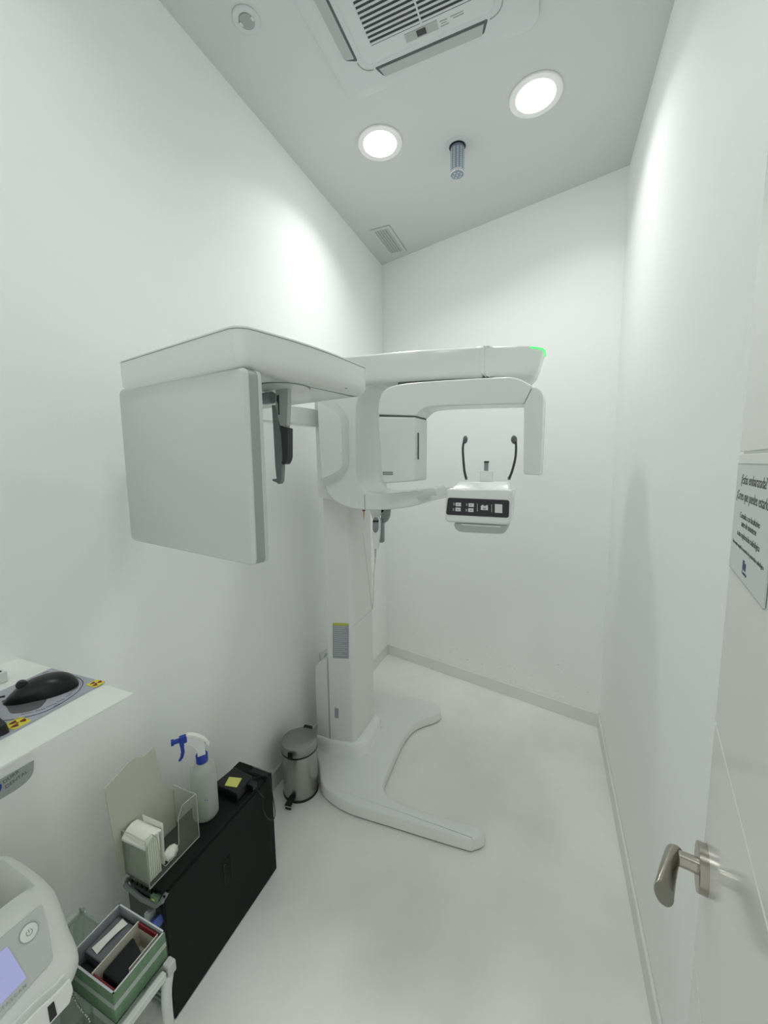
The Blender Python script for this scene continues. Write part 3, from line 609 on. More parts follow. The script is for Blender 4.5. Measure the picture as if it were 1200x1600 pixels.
# ------------------------------------------------------------------ wall outlet
r = empty('power_outlet', (XL, 1.775, .405), 'white wall power outlet behind the base of the x-ray machine column', 'power outlet')
MB().box((XL, 1.733, .36), (XL+.009, 1.818, .448)).build('faceplate', M['plastic2'], r, bevel=.003)
MB().lathe([(.021, .0092), (.019, .003), (.001, .003)], (XL+.0008, 1.776, .404), axis=(1, 0, 0), seg=28).build('socket_well', M['lightgrey'], r)
for s_ in (-1, 1): MB().lathe([(.0028, .0095), (.0028, .0102)], (XL, 1.776+.008*s_, .404), axis=(1, 0, 0), seg=10).build('pin_hole', M['black'], r)

# ------------------------------------------------------------------ pedal bin
BX, BY = -.985, 1.345
r = empty('pedal_bin', (BX, BY, 0), 'small brushed steel pedal bin with black pedal between computer tower and x-ray machine base', 'waste bin')
bc = V((BX, BY, 0))
MB().lathe([(.0755, 0), (.0785, .001), (.0785, .010), (.0765, .012)], bc, seg=56).build('base_ring', M['black'], r)
MB().lathe([(.0765, .008), (.0765, .205), (.074, .207)], bc, seg=64).build('body', M['steel'], r)
MB().lathe([(.0772, .203), (.0792, .205), (.0792, .211), (.0772, .213)], bc, seg=56).build('lid_ring', M['black'], r)
ld = MB().lathe([(.0780, .211), (.0788, .213), (.0785, .240), (.0765, .246), (.072, .249), (.04, .2535), (.001, .2545)], bc, seg=64).build('lid', M['lidsteel'], r)
pdv = V((.10, -.995, 0)); pdv /= np.linalg.norm(pdv); psd = V((-pdv[1], pdv[0], 0))
MB().obox(bc+pdv*.0800+V((0, 0, .226)), psd*.010, pdv*.002, (0, 0, .010)).build('lid_catch', M['black'], ld)
MB().obox(bc+pdv*.092+V((0, 0, .024)), psd*.015, pdv*.024+V((0, 0, -.004)), (0, 0, .003)).obox(bc+pdv*.113+V((0, 0, .012)), psd*.014, pdv*.002, (0, 0, .010)).build('pedal', M['black'], r, bevel=.0015)
MB().obox(bc+pdv*.108+V((0, 0, .0195)), psd*.0155, pdv*.010+V((0,0,-.0015)), (0, 0, .0012)).build('pedal_edge', M['lightgrey'], r)
MB().obox(bc-pdv*.082+V((0, 0, .242)), psd*.020, pdv*.010, (0, 0, .007)).obox(bc-pdv*.086+V((0, 0, .215)), psd*.016, pdv*.006, (0, 0, .03)).build('hinge', M['black'], r, bevel=.002)

# ------------------------------------------------------------------ computer tower
CX0, CX1, CY0, CY1, CZ = -1.005, -.862, .588, 1.005, .385
r = empty('computer_tower', ((CX0+CX1)/2, (CY0+CY1)/2, 0), 'black desktop computer tower standing on the floor along the left wall', 'computer')
MB().box((CX0, CY0+.012, .006), (CX1-.003, CY1, CZ-.006)).build('case', M['blackmetal'], r, bevel=.003)
sp = MB().box((CX1-.006, CY0, .004), (CX1, CY1, CZ-.012)).build('side_panel', M['blackmetal'], r, bevel=.0015)
MB().box((CX0, CY0, CZ-.008), (CX1-.004, CY1-.03, CZ)).build('top_cover', M['blackmetal'], r, bevel=.002)
def hx(u, v): return onx(u, v, CX1+.0006)
lt = [hx(349, 1346), hx(360, 1334), hx(363.5, 1371), hx(352, 1384)]
MB().tube([lt[3], lt[0]], .0010, 6).tube([lt[0], hx(355, 1341), lt[1]], .0008, 6).tube([lt[1], lt[2]], .0010, 6).tube([hx(349.6, 1352), hx(352.5, 1351)], .0008, 6).build('panel_latch', M['black'], sp)
# front bezel at the far end
MB().box((CX0-.002, CY1-.028, .004), (CX1+.001, CY1+.006, CZ)).build('front_bezel', M['blackmetal'], r, bevel=.004)
MB().box((-.935, CY1-.020, CZ-.001), (CX1-.008, CY1-.003, CZ+.0008)).build('handle_recess', M['blackgloss'], r)
MB().tube([(-.940, CY1+.002, CZ), (CX1-.002, CY1+.002, CZ)], .0022, 8).build('bezel_edge', M['midgrey'], r)
# rear face towards the camera
rp = MB().box((CX0+.004, CY0+.006, .01), (CX1-.010, CY0+.014, CZ-.02)).build('rear_panel', M['pcback'], r)
mb = MB()
for i in range(9): mb.box((CX0+.012, CY0+.002, .02+i*.020), (CX0+.100, CY0+.0065, .032+i*.020))
mb.build('slot_covers', M['pcgrey'], rp)
MB().box((CX0+.006, CY0-.002, .235), (CX1-.016, CY0+.007, .335)).build('power_supply', M['dark'], rp)
MB().tube([(CX0-.004, CY0+.006, CZ-.030), (CX0+.002, CY0-.006, CZ-.034), (-.93, CY0-.012, CZ-.036), (CX1-.018, CY0-.010, CZ-.034), (CX1-.006, CY0-.002, CZ-.025), (CX1-.004, CY0+.010, CZ-.012)], .006, 8).build('rear_handle', M['pcgrey'], r)
mb = MB()
for i in range(6): mb.box((CX0+.012+i*.018, CY0-.001, CZ-.026), (CX0+.023+i*.018, CY0+.008, CZ-.012))
mb.build('rear_grille', M['black'], r)
MB().obox((-.888, CY0-.004, CZ-.022), (.012, 0, 0), (0, .002, .006), (0, .006, -.002)).build('green_sticker', M['boxgreen'], r)
MB().obox((-.889, CY0-.005, CZ-.021), (.005, 0, 0), (0, .002, .0015), (0, .005, -.001)).build('sticker_band', M['note'], r)
MB().obox((-.885, CY0-.012, .300), (.009, 0, .006), (0, .014, 0), (-.003, 0, .012)).build('video_plug', M['bluecable'], r, bevel=.002)
MB().obox((-.905, CY0-.010, .305), (.008, 0, 0), (0, .012, 0), (0, 0, .022)).build('power_plug', M['lightgrey'], r, bevel=.002)
MB().tube(spline([(-.885, CY0-.024, .296), (-.90, CY0-.05, .24), (-.95, CY0-.045, .12), (-1.02, CY0-.03, .03), (-1.06, CY0+.02, .012)], 6), .004, 8).tube(spline([(-.905, CY0-.02, .296), (-.93, CY0-.045, .22), (-.99, CY0-.04, .10), (-1.05, CY0, .012)], 6), .0045, 8).build('rear_cables', M['black'], r)

# ------------------------------------------------------------------ things on the tower
# acrylic holder
AX0, AX1, AY0, AY1, AZ = -.997, -.902, .580, .735, CZ+.001
r = empty('acrylic_holder', ((AX0+AX1)/2, (AY0+AY1)/2, AZ), 'clear acrylic dispenser box with tall beige wavy back standing on the computer tower', 'dispenser')
bk = [onx(u, v, AX0) for u, v in ((162, 1232), (180, 1213), (195, 1196), (205, 1186), (214, 1182.5), (222, 1182), (231, 1175), (240, 1166), (247, 1196), (252, 1224))]
bkl = [V((AX0, AY0-.012, AZ))]+[p for p in bk]+[V((AX0, AY1+.002, .50)), V((AX0, AY1+.002, AZ))]
MB().prism(bkl, (.003, 0, 0)).build('back_plate', M['beige'], r)
MB().box((AX0+.003, AY0, AZ), (AX1, AY1, AZ+.003)).build('floor_plate', M['acrylic'], r)
MB().box((AX0+.003, AY1-.003, AZ+.003), (AX1, AY1, .520)).build('end_plate', M['acrylic'], r)
MB().box((AX0+.003, AY0, AZ+.003), (AX1, AY0+.003, .520)).build('end_plate', M['acrylic'], r)
def fa(y, z): return V((AX1-.003, y, z))
fp = [fa(AY0, AZ+.003), fa(AY1, AZ+.003), fa(AY1, .520), fa(.690, .523), fa(.676, .495), fa(.672, .425), fa(.655, .400), fa(.628, .400), fa(.618, .42), fa(.612, .50), fa(.600, .522), fa(AY0, .522)]
MB().prism(fp, (.003, 0, 0)).build('front_plate', M['acrylic'], r)
mb = MB().tube(fp[2:12], .0012, 6).tube([(AX1, AY1, AZ), (AX1, AY1, .52), (AX0+.003, AY1, .52)], .0014, 6).tube([(AX1, AY0, AZ), (AX1, AY1, AZ)], .0018, 6).tube([(AX1, AY0, AZ), (AX1, AY0, .52), (AX0+.003, AY0, .52)], .0010, 6)
mb.build('polished_edges', M['acedge'], r)
# folded paper towels, in a bag
PX0, PX1, PY0, PY1 = -.990, -.908, .586, .618
r = empty('tissue_pack', ((PX0+PX1)/2, (PY0+PY1)/2, AZ+.0035), 'opened bag of folded white paper tissues standing upright in the acrylic dispenser', 'tissues')
mb = MB(); y = PY0+.003
for i in range(6):
    h = .118+[.004, .006, .002, .007, .003, .005][i]; mb.prism([V((PX0+.004, y, AZ+.005)), V((PX1-.003, y, AZ+.005)), V((PX1-.003, y+.001, AZ+h*.97)), V((PX0+.004, y, AZ+h))], (0, .0048, 0)); y += .0056
mb.build('folded_stack', M['tissue'], r, bevel=.001)
l0 = []
for t in np.linspace(0, 1, 9):
    yy = PY1+.004-t*.048; zz = AZ+.124+.010*math.sin(t*PI*.8)-.016*t*t
    l0.append([V((PX0+.001+.004*t, yy, zz+.004)), V((PX1+.001, yy+.006, zz-.002)), V((PX1+.001, yy+.006, zz-.008)), V((PX0+.001+.004*t, yy, zz-.003))])
MB().loft(l0).build('top_tissue', M['tissue'], r, bevel=.001, angle=60)
MB().prism([V((PX0, PY0-.002, AZ+.005)), V((PX1, PY0-.002, AZ+.005)), V((PX1, PY0-.002, AZ+.108)), V((PX0+.03, PY0-.005, AZ+.098)), V((PX0, PY0-.002, AZ+.112))], (0, .003, 0)).build('bag_front', M['bag'], r)
MB().prism([V((-.955, PY1+.003, AZ+.02)), V((-.906, PY1+.010, AZ+.02)), V((-.906, PY1+.014, AZ+.136)), V((-.972, PY1+.006, AZ+.146))], (0, .0006, 0)).build('bag_flap', M['paper'], r)
# small crumpled tissue in front
cc = V((-.918, .655, AZ+.020)); lo = []
rr_ = random.Random(2)
mb = MB(); seg = 16; rings = []
for j in range(9):
    th_ = PI*(j+.35)/9.7; rings.append([cc+V((.013*math.sin(th_)*math.cos(2*PI*i/seg), .020*math.sin(th_)*math.sin(2*PI*i/seg), .017*math.cos(th_)))*(1+rr_.uniform(-.16, .16)) for i in range(seg)])
tag(MB().loft(rings).build('crumpled_tissue', M['tissue'], angle=80), 'loose crumpled white tissue lying at the bottom of the acrylic dispenser', 'tissue')

# spray bottle
SX, SY, SZ = -.945, .800, CZ+.001
r = empty('spray_bottle', (SX, SY, SZ), 'translucent white spray bottle with blue trigger standing on the computer tower', 'spray bottle')
sb = V((SX, SY, SZ))
MB().lathe([(.034, 0), (.0365, .004), (.0370, .012), (.0370, .145), (.0345, .158), (.026, .167), (.0165, .172), (.0155, .182)], sb, seg=48).build('bottle', M['bottle'], r)
MB().lathe([(.033, .003), (.0358, .006), (.0358, .062), (.001, .063)], sb, seg=40).build('liquid', M['liquid'], r)
MB().lathe([(.0165, .176), (.0170, .178), (.0170, .199), (.0155, .200)], sb, seg=24).build('collar', M['blue'], r, angle=20)
nd = V((-.60, -.80, 0)); nd /= np.linalg.norm(nd); nsd = V((-nd[1], nd[0], 0)); zz = V((0, 0, 1))
hd = MB().loft([[sb+nd*a+nsd*w_*s1_+zz*(h) for a, h, s1_ in ((x0, z0_, -1), (x1, z1_, -1), (x1, z1_, 1), (x0, z0_, 1))] for x0, z0_, x1, z1_, w_ in
    ((-.010, .200, .012, .200, .011), (-.010, .218, .012, .214, .009), (-.012, .232, .020, .232, .008), (-.004, .252, .034, .246, .0075), (.020, .268, .046, .254, .007), (.036, .274, .052, .262, .006))])
hdo = hd.build('spray_head', M['plastic'], r, bevel=.002)
MB().loft([[sb+nd*a+nsd*w_*s_+zz*h for a, h, s_ in ((x, z_, -1), (x+.004, z_-.006, -1), (x+.004, z_-.006, 1), (x, z_, 1))] for x, z_, w_ in ((-.024, .226, .007), (-.014, .246, .0085), (.002, .262, .0085), (.020, .274, .0085), (.036, .279, .007))]).build('head_cover', M['paper'], hdo, bevel=.0015)
MB().obox(sb+nd*.046+zz*.266, nd*.010, nsd*.008, zz*.010).obox(sb+nd*.064+zz*.266, nd*.010, nsd*.006, zz*.005).obox(sb+nd*.074+zz*.266, nd*.004, nsd*.0075, zz*.007).build('nozzle', M['blue'], r, bevel=.002)
MB().loft([[sb+nd*(x-dd_)+nsd*w_+zz*z_, sb+nd*(x+dd_)+nsd*w_+zz*z_, sb+nd*(x+dd_)-nsd*w_+zz*z_, sb+nd*(x-dd_)-nsd*w_+zz*z_] for x, z_, w_, dd_ in ((.050, .260, .007, .007), (.050, .245, .0075, .005), (.049, .228, .007, .0045), (.053, .212, .006, .004), (.060, .202, .004, .003))]).build('trigger', M['blue'], r, bevel=.0015)
text('bottle_mark', '1L', sb+V((.0271, -.0263, .075)), (.70, .71, 0), (0, 0, 1), .012, M['logoblue'], r)

# network box, note and cable
NZ = CZ+.0005
r = empty('network_box', (-.92, .905, NZ), 'small black electronics box with a cable lying on the far end of the computer tower', 'electronics box')
nb_ = [V((-.985, .872, 0)), V((-.880, .866, 0)), V((-.887, .945, 0)), V((-.975, .955, 0))]
MB().loft([pz(rnd([(p, .008) for p in nb_]), NZ), pz(rnd([(p, .008) for p in nb_]), NZ+.026), pz(rnd([(p+(V((-.932, .91, 0))-p)*.05, .008) for p in nb_]), NZ+.030)]).build('housing', M['black'], r, bevel=.001)
MB().obox((-.872, .925, NZ+.016), (.012, 0, 0), (0, .010, 0), (0, 0, .009)).build('plug', M['black'], r, bevel=.002)
cpth = spline([(-.876, .922, NZ+.014), (-.866, .925, NZ+.010), (-.853, .930, CZ-.004), (-.852, .950, .341), (-.851, .946, .302), (-.851, .967, .248), (-.850, .993, .222), (-.850, 1.003, .240), (-.851, .997, .306), (-.853, .990, .370), (-.862, .985, CZ+.004), (-.885, .975, NZ+.003), (-.90, .958, NZ+.003), (-.905, .948, NZ+.008)], 8)
MB().tube(cpth, .0015, 8).build('cable', M['black'], r)
nt_ = [onz(358, 1214, NZ+.0306), onz(378, 1216, NZ+.0306), onz(370, 1230.5, NZ+.0306), onz(351, 1227.5, NZ+.0306)]
tag(MB().prism(nt_, (0, 0, .0006)).build('sticky_note', M['note']), 'yellow square paper note stuck on the small black electronics box', 'note')

# ------------------------------------------------------------------ wall shelf with mouse and keyboard
ZS = 1.021; SXF = -.722; SYE = .469
r = empty('wall_shelf', ((XL+SXF)/2, .1, ZS), 'white laminate wall shelf on the left wall carrying mouse and mouse pad', 'shelf')
MB().loft([[V((XL, YF+.04, ZS)), V((SXF, YF+.04, ZS)), V((SXF, SYE, ZS)), V((XL, SYE, ZS))], [V((XL, YF+.04, ZS-.003)), V((SXF-.0005, YF+.04, ZS-.003)), V((SXF-.0005, SYE, ZS-.003)), V((XL, SYE, ZS-.003))],
           [V((XL, YF+.04, ZS-.022)), V((SXF-.040, YF+.04, ZS-.022)), V((SXF-.040, SYE-.02, ZS-.022)), V((XL, SYE-.02, ZS-.022))]]).build('board', M['laminate'], r)
ZM = ZS+.0005
# mouse pad
padq = [onz(80, 1044, ZM+.002), onz(164, 1065.5, ZM+.002), onz(38, 1134, ZM+.002), onz(-60, 1190, ZM+.002), onz(-60, 1104, ZM+.002)]
padq = [padq[0], padq[1], padq[1]+(padq[2]-padq[1])*1.9, V((0, 0, 0)), ]
d_ = padq[2]-padq[1]; padq[3] = padq[0]+d_
r = empty('mouse_pad', tuple(sum(padq)/4*V((1, 1, 0))+V((0, 0, ZM))), 'grey printed mouse pad with yellow radiation warning symbols under the black mouse', 'mouse pad')
MB().prism([V((p[0], p[1], ZM)) for p in padq], (0, 0, .002)).build('pad', M['padgrey'], r)
zp = ZM+.0022
ex = (padq[1]-padq[0]); ex /= np.linalg.norm(ex); ey = (padq[2]-padq[1]); ey /= np.linalg.norm(ey)
def padp(u, v, dz=0): p = onz(u, v, zp); return V((p[0], p[1], zp+dz))
# big printed ring
ring = spline([padp(u, v) for u, v in ((108, 1055.5), (120, 1058), (128, 1063), (129.5, 1069), (122, 1080), (108, 1091), (92, 1101), (70, 1112), (45, 1119.5), (22, 1124), (5, 1126))], 6)
MB().tube(ring, .0007, 6).build('ring_print', M['padink'], r)
MB().prism(rnd([(padp(2, 1095), .004), (padp(14, 1092), .006), (padp(30, 1085), .006), (padp(75, 1092), .01), (padp(62, 1107), .01), (padp(36, 1114), .01), (padp(16, 1115), .008), (padp(11, 1106), .006)]), (0, 0, .0004)).build('dark_print', M['paddark'], r)
def trefoil(c, s):
    lab = MB().prism(rnd([(c+ex*s*1.25*a+ey*s*1.0*b, s*.4) for a, b in ((-1, -1), (1, -1), (1, 1), (-1, 1))]), (0, 0, .0004)).build('warning_patch', M['radyel'], r)
    mb = MB()
    for k in range(3):
        a0 = 2*PI*k/3+.3
        arc = [c+V((0, 0, .0005))+ex*s*.9*math.cos(a0+t)+ey*s*.9*math.sin(a0+t) for t in np.linspace(0, PI/3, 6)]
        inn = [c+V((0, 0, .0005))+ex*s*.3*math.cos(a0+t)+ey*s*.3*math.sin(a0+t) for t in np.linspace(PI/3, 0, 6)]
        mb.prism(arc+inn, (0, 0, .0003))
    mb.lathe([(s*.17, .0005), (s*.17, .0008)], c, seg=12); mb.build('radiation_symbol', M['red'], lab)
trefoil(padp(150, 1068), .011); trefoil(padp(27, 1130), .013)
for p0_, p1_ in (((33, 1116.5), (52, 1112.5)), ((55, 1111.5), (70, 1107)), ((72, 1105.5), (88, 1099)), ((89, 1097), (101, 1092)), ((84, 1104), (96, 1098.5)), ((103, 1089), (112, 1083)), ((112, 1081), (121, 1074)), ((66, 1052), (76, 1049))):
    a_, b_ = padp(*p0_), padp(*p1_); d_ = (b_-a_); l_ = np.linalg.norm(d_); d_ = d_/l_; e_ = np.array([-d_[1], d_[0], 0])
    pz_ = [a_+d_*l_*t_+e_*.0011*(1 if k_ % 2 else -1) for k_, t_ in enumerate(np.linspace(0, 1, 9))]
    MB().tube(pz_, .00045, 5).build('scribbled_line', M['padink'], r)
# mouse
mc = V((-.883, .402, ZM+.0025)); md = onz(110, 1072, 1.03)-onz(18, 1095, 1.03); md[2] = 0; ml = np.linalg.norm(md); md /= ml; ms = V((-md[1], md[0], 0))
r = empty('computer_mouse', tuple(mc), 'black wired computer mouse lying on the grey mouse pad', 'mouse')
L2 = .056
def mloop(s_, zb):
    out = []; t = abs(s_); w_ = .030*(1-t**2.6)**.5*(1.0 if s_ > 0 else .92); h_ = .034*(1-abs(s_-.15)**2.2*.62)*(1-t**6)**.5
    for i in range(20):
        a = 2*PI*i/20; cx, cz = math.cos(a), math.sin(a)
        out.append(mc+md*L2*s_+ms*w_*(abs(cx)**.75)*np.sign(cx)+V((0, 0, max(0, cz)**.8*h_ if cz > 0 else 0)))
    return out
MB().loft([mloop(s_, 0) for s_ in (-.985, -.95, -.85, -.7, -.5, -.3, -.1, .1, .3, .5, .7, .85, .95, .985)]).build('shell', M['black'], r, angle=70)
MB().lathe([(.007, -.004), (.0085, -.002), (.0085, .002), (.007, .004)], mc-md*.028+V((0, 0, .027)), axis=tuple(ms), seg=24).build('scroll_wheel', M['dark'], r)
MB().tube(spline([mc-md*.052+V((0, 0, .012)), mc-md*.075+V((0, 0, .014)), mc-md*.10+ms*.03+V((0, 0, .008)), mc-md*.11+ms*.08+V((0, 0, .003)), mc-md*.10+ms*.125+V((0, 0, .001))], 8), .0018, 8).build('cable', M['black'], r)
# keyboard corner (runs out of the frame)
r = empty('keyboard', (-.87, .22, ZM), 'corner of a black keyboard at the left edge, in front of the mouse pad', 'keyboard')
kc = onz(20, 1128, ZM+.018)
k0 = V((kc[0], kc[1], 0))
kd = V((-.12, -1, 0)); kd /= np.linalg.norm(kd); ks = V((-1, .12, 0)); ks /= np.linalg.norm(ks)
def kp(a, b, z): return k0+kd*(a+.004)+ks*b+V((0, 0, z))
MB().loft([rnd([(kp(0, 0, ZM+.003), .006), (kp(0, .14, ZM+.003), .006), (kp(.42, .14, ZM+.003), .006), (kp(.42, 0, ZM+.003), .006)]), rnd([(kp(.002, .002, ZM+.018), .006), (kp(.002, .138, ZM+.024), .006), (kp(.418, .138, ZM+.024), .006), (kp(.418, .002, ZM+.018), .006)])]).build('base', M['black'], r, bevel=.001)
for i in range(6):
    for j in range(3):
        MB().obox(kp(.018+.0195*i, .018+.0195*j, ZM+.0225+j*.001), kd*.008, ks*.008, (0, 0, .003)).build('key', M['dark'], r, bevel=.001)
# little white box behind the mouse
wb = onz(8, 1065, ZM)
r = empty('charger_box', (wb[0]-.02, wb[1]-.02, ZM), 'small white box with a black top on the shelf at the left edge', 'small box')
MB().box((wb[0]-.045, wb[1]-.05, ZM), (wb[0]+.004, wb[1]+.004, ZM+.022)).build('housing', M['plastic2'], r, bevel=.002)
MB().box((wb[0]-.043, wb[1]-.048, ZM+.022), (wb[0]-.002, wb[1]-.002, ZM+.0245)).build('top', M['dark'], r, bevel=.001)
# company card on the wall below the shelf
r = empty('company_sticker', (XL+.001, .43, .72), 'grey rounded company sticker with blue mark on left wall just under the shelf', 'sticker')
XS = XL+.0012
st = rnd([(onx(-30, 1236, XS), 0), (onx(53, 1188, XS), 0), (onx(52, 1207, XS), .01), (onx(44, 1220, XS), .02), (onx(20, 1238, XS), .03), (onx(-30, 1266, XS), 0)])
MB().prism(st, (.0006, 0, 0)).build('backing', M['acgrey'], r)
t0, t1 = onx(5, 1225, XS), onx(24, 1211, XS); td = t1-t0
text('lettering', 'DÜRR', onx(4.5, 1223.5, XS+.0008), td, np.cross(V((1, 0, 0)), td), .0115, M['ink'], r)
text('lettering', 'DENTAL', onx(8, 1231, XS+.0008), td, np.cross(V((1, 0, 0)), td), .0115, M['ink'], r)
MB().prism(rnd([(onx(-8, 1232, XS+.0007), .002), (onx(2, 1224, XS+.0007), .003), (onx(3, 1230, XS+.0007), .004), (onx(0, 1238, XS+.0007), .003), (onx(-8, 1243, XS+.0007), .002)]), (.0004, 0, 0)).build('emblem', M['logoblue'], r)

# ------------------------------------------------------------------ cart
ZC = .382
CRX0, CRX1, CRY0, CRY1 = -1.02, -.714, -.12, .497
r = empty('glass_cart', (-.87, .2, 0), 'white tubular trolley with a glass shelf beside the computer tower', 'cart')
MB().box((CRX0+.005, CRY0+.005, ZC-.006), (CRX1-.012, CRY1-.010, ZC-.001)).build('glass_shelf', M['glass'], r)
MB().box((CRX1-.012, CRY0, ZC-.012), (CRX1, CRY1-.02, ZC+.004)).box((CRX1-.020, CRY0, ZC-.016), (CRX1-.0145, CRY1-.02, ZC-.004)).build('side_rail', M['tube'], r, bevel=.002)
MB().box((CRX0-.008, CRY0, ZC-.012), (CRX0+.006, CRY1-.02, ZC+.004)).build('side_rail', M['tube'], r, bevel=.002)
MB().tube([(CRX0, CRY1-.008, ZC-.014), (CRX1, CRY1-.008, ZC-.014)], .0035, 10).build('cross_rail', M['tube'], r)
MB().tube([(CRX0, CRY0, ZC-.014), (CRX1, CRY0, ZC-.014)], .0035, 10).build('cross_rail', M['tube'], r)
for x, y in ((CRX1-.006, CRY1-.008), (CRX0, CRY1-.008), (CRX1-.006, CRY0), (CRX0, CRY0)):
    js = 1.0 if x > -.9 else .55
    MB().obox((x, y, ZC-.001), (.010*js, 0, 0), (0, .009*js, 0), (0, 0, .013*js)).build('corner_joint', M['lightgrey'], r, bevel=.003)
    MB().tube(spline([(x, y-.004 if y > 0 else y+.004, ZC-.012), (x, y-.012 if y > 0 else y+.012, ZC-.05), (x, y-.014 if y > 0 else y+.014, ZC-.12), (x, y-.014 if y > 0 else y+.014, .001)], 6), .0105, 14).build('leg', M['tube'], r)
MB().box((CRX0, CRY0, .10), (CRX1-.012, CRY1-.02, .106)).build('lower_shelf', M['glass'], r)

# green box
GX0, GX1, GY0, GY1, GZ0, GZ1 = -.884, -.737, .386, .497, ZC, .450
r = empty('storage_box', ((GX0+GX1)/2, (GY0+GY1)/2, GZ0), 'open green striped cardboard box full of small items on the trolley', 'box')
t_ = .003
MB().box((GX0, GY0, GZ0), (GX1, GY0+t_, GZ1)).box((GX0, GY1-t_, GZ0), (GX1, GY1, GZ1)).box((GX0, GY0+t_, GZ0), (GX0+t_, GY1-t_, GZ1)).box((GX1-t_, GY0+t_, GZ0), (GX1, GY1-t_, GZ1)).box((GX0, GY0, GZ0), (GX1, GY1, GZ0+.002)).build('carton', M['boxgreen'], r)
MB().box((GX1, GY0-.0004, GZ1-.036), (GX1+.0006, GY1, GZ1-.025)).box((GX0, GY0-.0006, GZ1-.036), (GX1, GY0, GZ1-.025)).build('stripe', M['boxstripe'], r)
q_ = t_+.0004
MB().box((GX0+t_, GY0+t_, GZ0+.003), (GX1-t_, GY0+q_+.001, GZ1-.001)).box((GX0+t_, GY1-q_-.001, GZ0+.003), (GX1-t_, GY1-t_, GZ1-.001)).box((GX0+t_, GY0+t_, GZ0+.003), (GX0+q_+.001, GY1-t_, GZ1-.001)).box((GX1-q_-.001, GY0+t_, GZ0+.003), (GX1-t_, GY1-t_, GZ1-.001)).build('lining', M['boxgrey'], r)
MB().box((GX0, GY0, GZ1), (GX1, GY0+t_, GZ1+.001)).box((GX0, GY1-t_, GZ1), (GX1, GY1, GZ1+.001)).box((GX0, GY0, GZ1), (GX0+t_, GY1, GZ1+.001)).box((GX1-t_, GY0, GZ1), (GX1, GY1, GZ1+.001)).build('rim', M['boxrim'], r)
# contents
r = empty('grey_case', (-.85, .445, GZ0+.003), 'flat dark grey plastic case in the left half of the green box', 'case')
MB().box((GX0+.006, GY0+.030, GZ0+.004), (GX0+.062, GY1-.008, GZ0+.050)).build('shell', M['boxlid'], r, bevel=.003)
tag(MB().loft([[V((-.868+.006*t+.004*math.sin(t*3), .425+.062*t, GZ0+.0512+.002*math.sin(t*3.14))), V((-.846+.006*t, .422+.062*t, GZ0+.0512+.004*math.sin(t*3.14))), V((-.846+.006*t, .422+.062*t, GZ0+.0518+.004*math.sin(t*3.14))), V((-.868+.006*t+.004*math.sin(t*3), .425+.062*t, GZ0+.0518+.002*math.sin(t*3.14)))] for t in np.linspace(0, 1, 7)]).build('printed_slip', M['paper']), 'curved white printed paper slip lying on the grey case in the green box', 'paper slip')
ix0, ix1 = GX0+.072, GX1-.012
r = empty('cream_carton', ((ix0+ix1)/2, .44, GZ0+.003), 'cream card divider box with dark red ends inside the green box', 'box')
MB().box((ix0, GY0+.006, GZ0+.004), (ix0+.0025, GY1-.007, GZ1-.002)).box((ix1-.002, GY0+.040, GZ0+.004), (ix1, GY1-.007, GZ1-.004)).box((ix0+.0025, GY1-.0095, GZ0+.004), (ix1-.002, GY1-.007, GZ1-.016)).box((ix0+.0025, GY0+.006, GZ0+.004), (ix1-.002, GY1-.0095, GZ0+.006)).build('walls', M['cream'], r)
MB().box((ix0+.0025, GY1-.0095, GZ1-.016), (ix1-.002, GY1-.0065, GZ1-.004)).box((ix0+.0025, GY0+.0065, GZ0+.004), (ix1+.004, GY0+.009, GZ1-.005)).build('red_ends', M['red'], r)
pch = [V((ix0+.006, .425, GZ1-.004)), V((ix1-.010, .478, GZ1-.012)), V((ix1-.004, .440, GZ1-.018)), V((ix0+.022, .400, GZ1-.010))]
tag(MB().prism([V((ix0+.004, .405, GZ0+.010)), V((ix1-.008, .405, GZ0+.010)), V((ix1-.005, .455, GZ0+.014)), V((ix0+.006, .470, GZ0+.014))], (0.002, .002, .040)).build('black_pouch', M['cloth'], bevel=.004), 'black fabric pouch standing in the cream divider box', 'pouch')
tag(MB().box((GX0+.008, GY0+.007, GZ0+.004), (GX0+.064, GY0+.027, GZ0+.034)).build('black_pack', M['cloth'], bevel=.004), 'small black fabric pack at the near left corner of the green box', 'pouch')

# ------------------------------------------------------------------ image plate scanner
r = empty('image_plate_scanner', (-.88, .15, ZC), 'large rounded white scanner with power button and lilac screen at the lower left', 'scanner')
def prof(t):                     # t = 0 full, 1 end ; cross-section (x,z)
    v = max(0.0, min(1.0, 2.0-t*5.0))
    return [(-1.055, .458), (-1.065, .50), (-1.062, .62), (-1.045, .672), (-1.025, .688), (-1.000, .690-.010*v), (-.985, .690-.075*v), (-.895, .684-.078*v), (-.872, .678), (-.848, .670), (-.826, .640), (-.806, .605), (-.786, .570), (-.772, .560), (-.762, .545), (-.760, .525), (-.772, .505), (-.795, .480), (-.830, .462), (-.860, .458)]
secs = []
for y in list(np.linspace(-.10, .295, 9)):
    secs.append([V((x, y, z)) for x, z in prof(0)])
for k in range(1, 13):
    a = k/12*PI/2; y = .295+.092*math.sin(a)**1.0; sc_ = max(.02, math.cos(a))**.55; t = k/12
    xm, zm = -.925, .46
    secs.append([V((xm+(x-xm)*sc_, y, zm+(z-zm)*(sc_**.55 if z > .56 else sc_**.6))) for x, z in prof(t)])
MB().loft(secs).build('body', M['scan'], r, angle=80)
pn = V((.85, 0, .52)); pn /= np.linalg.norm(pn)
pa, pb = V((-.848, 0, .670)), V((-.786, 0, .570))
off = .0045
def sp_(y, t, d=0): return V((pa[0]*(1-t)+pb[0]*t, y, pa[2]*(1-t)+pb[2]*t))+pn*(off+d)
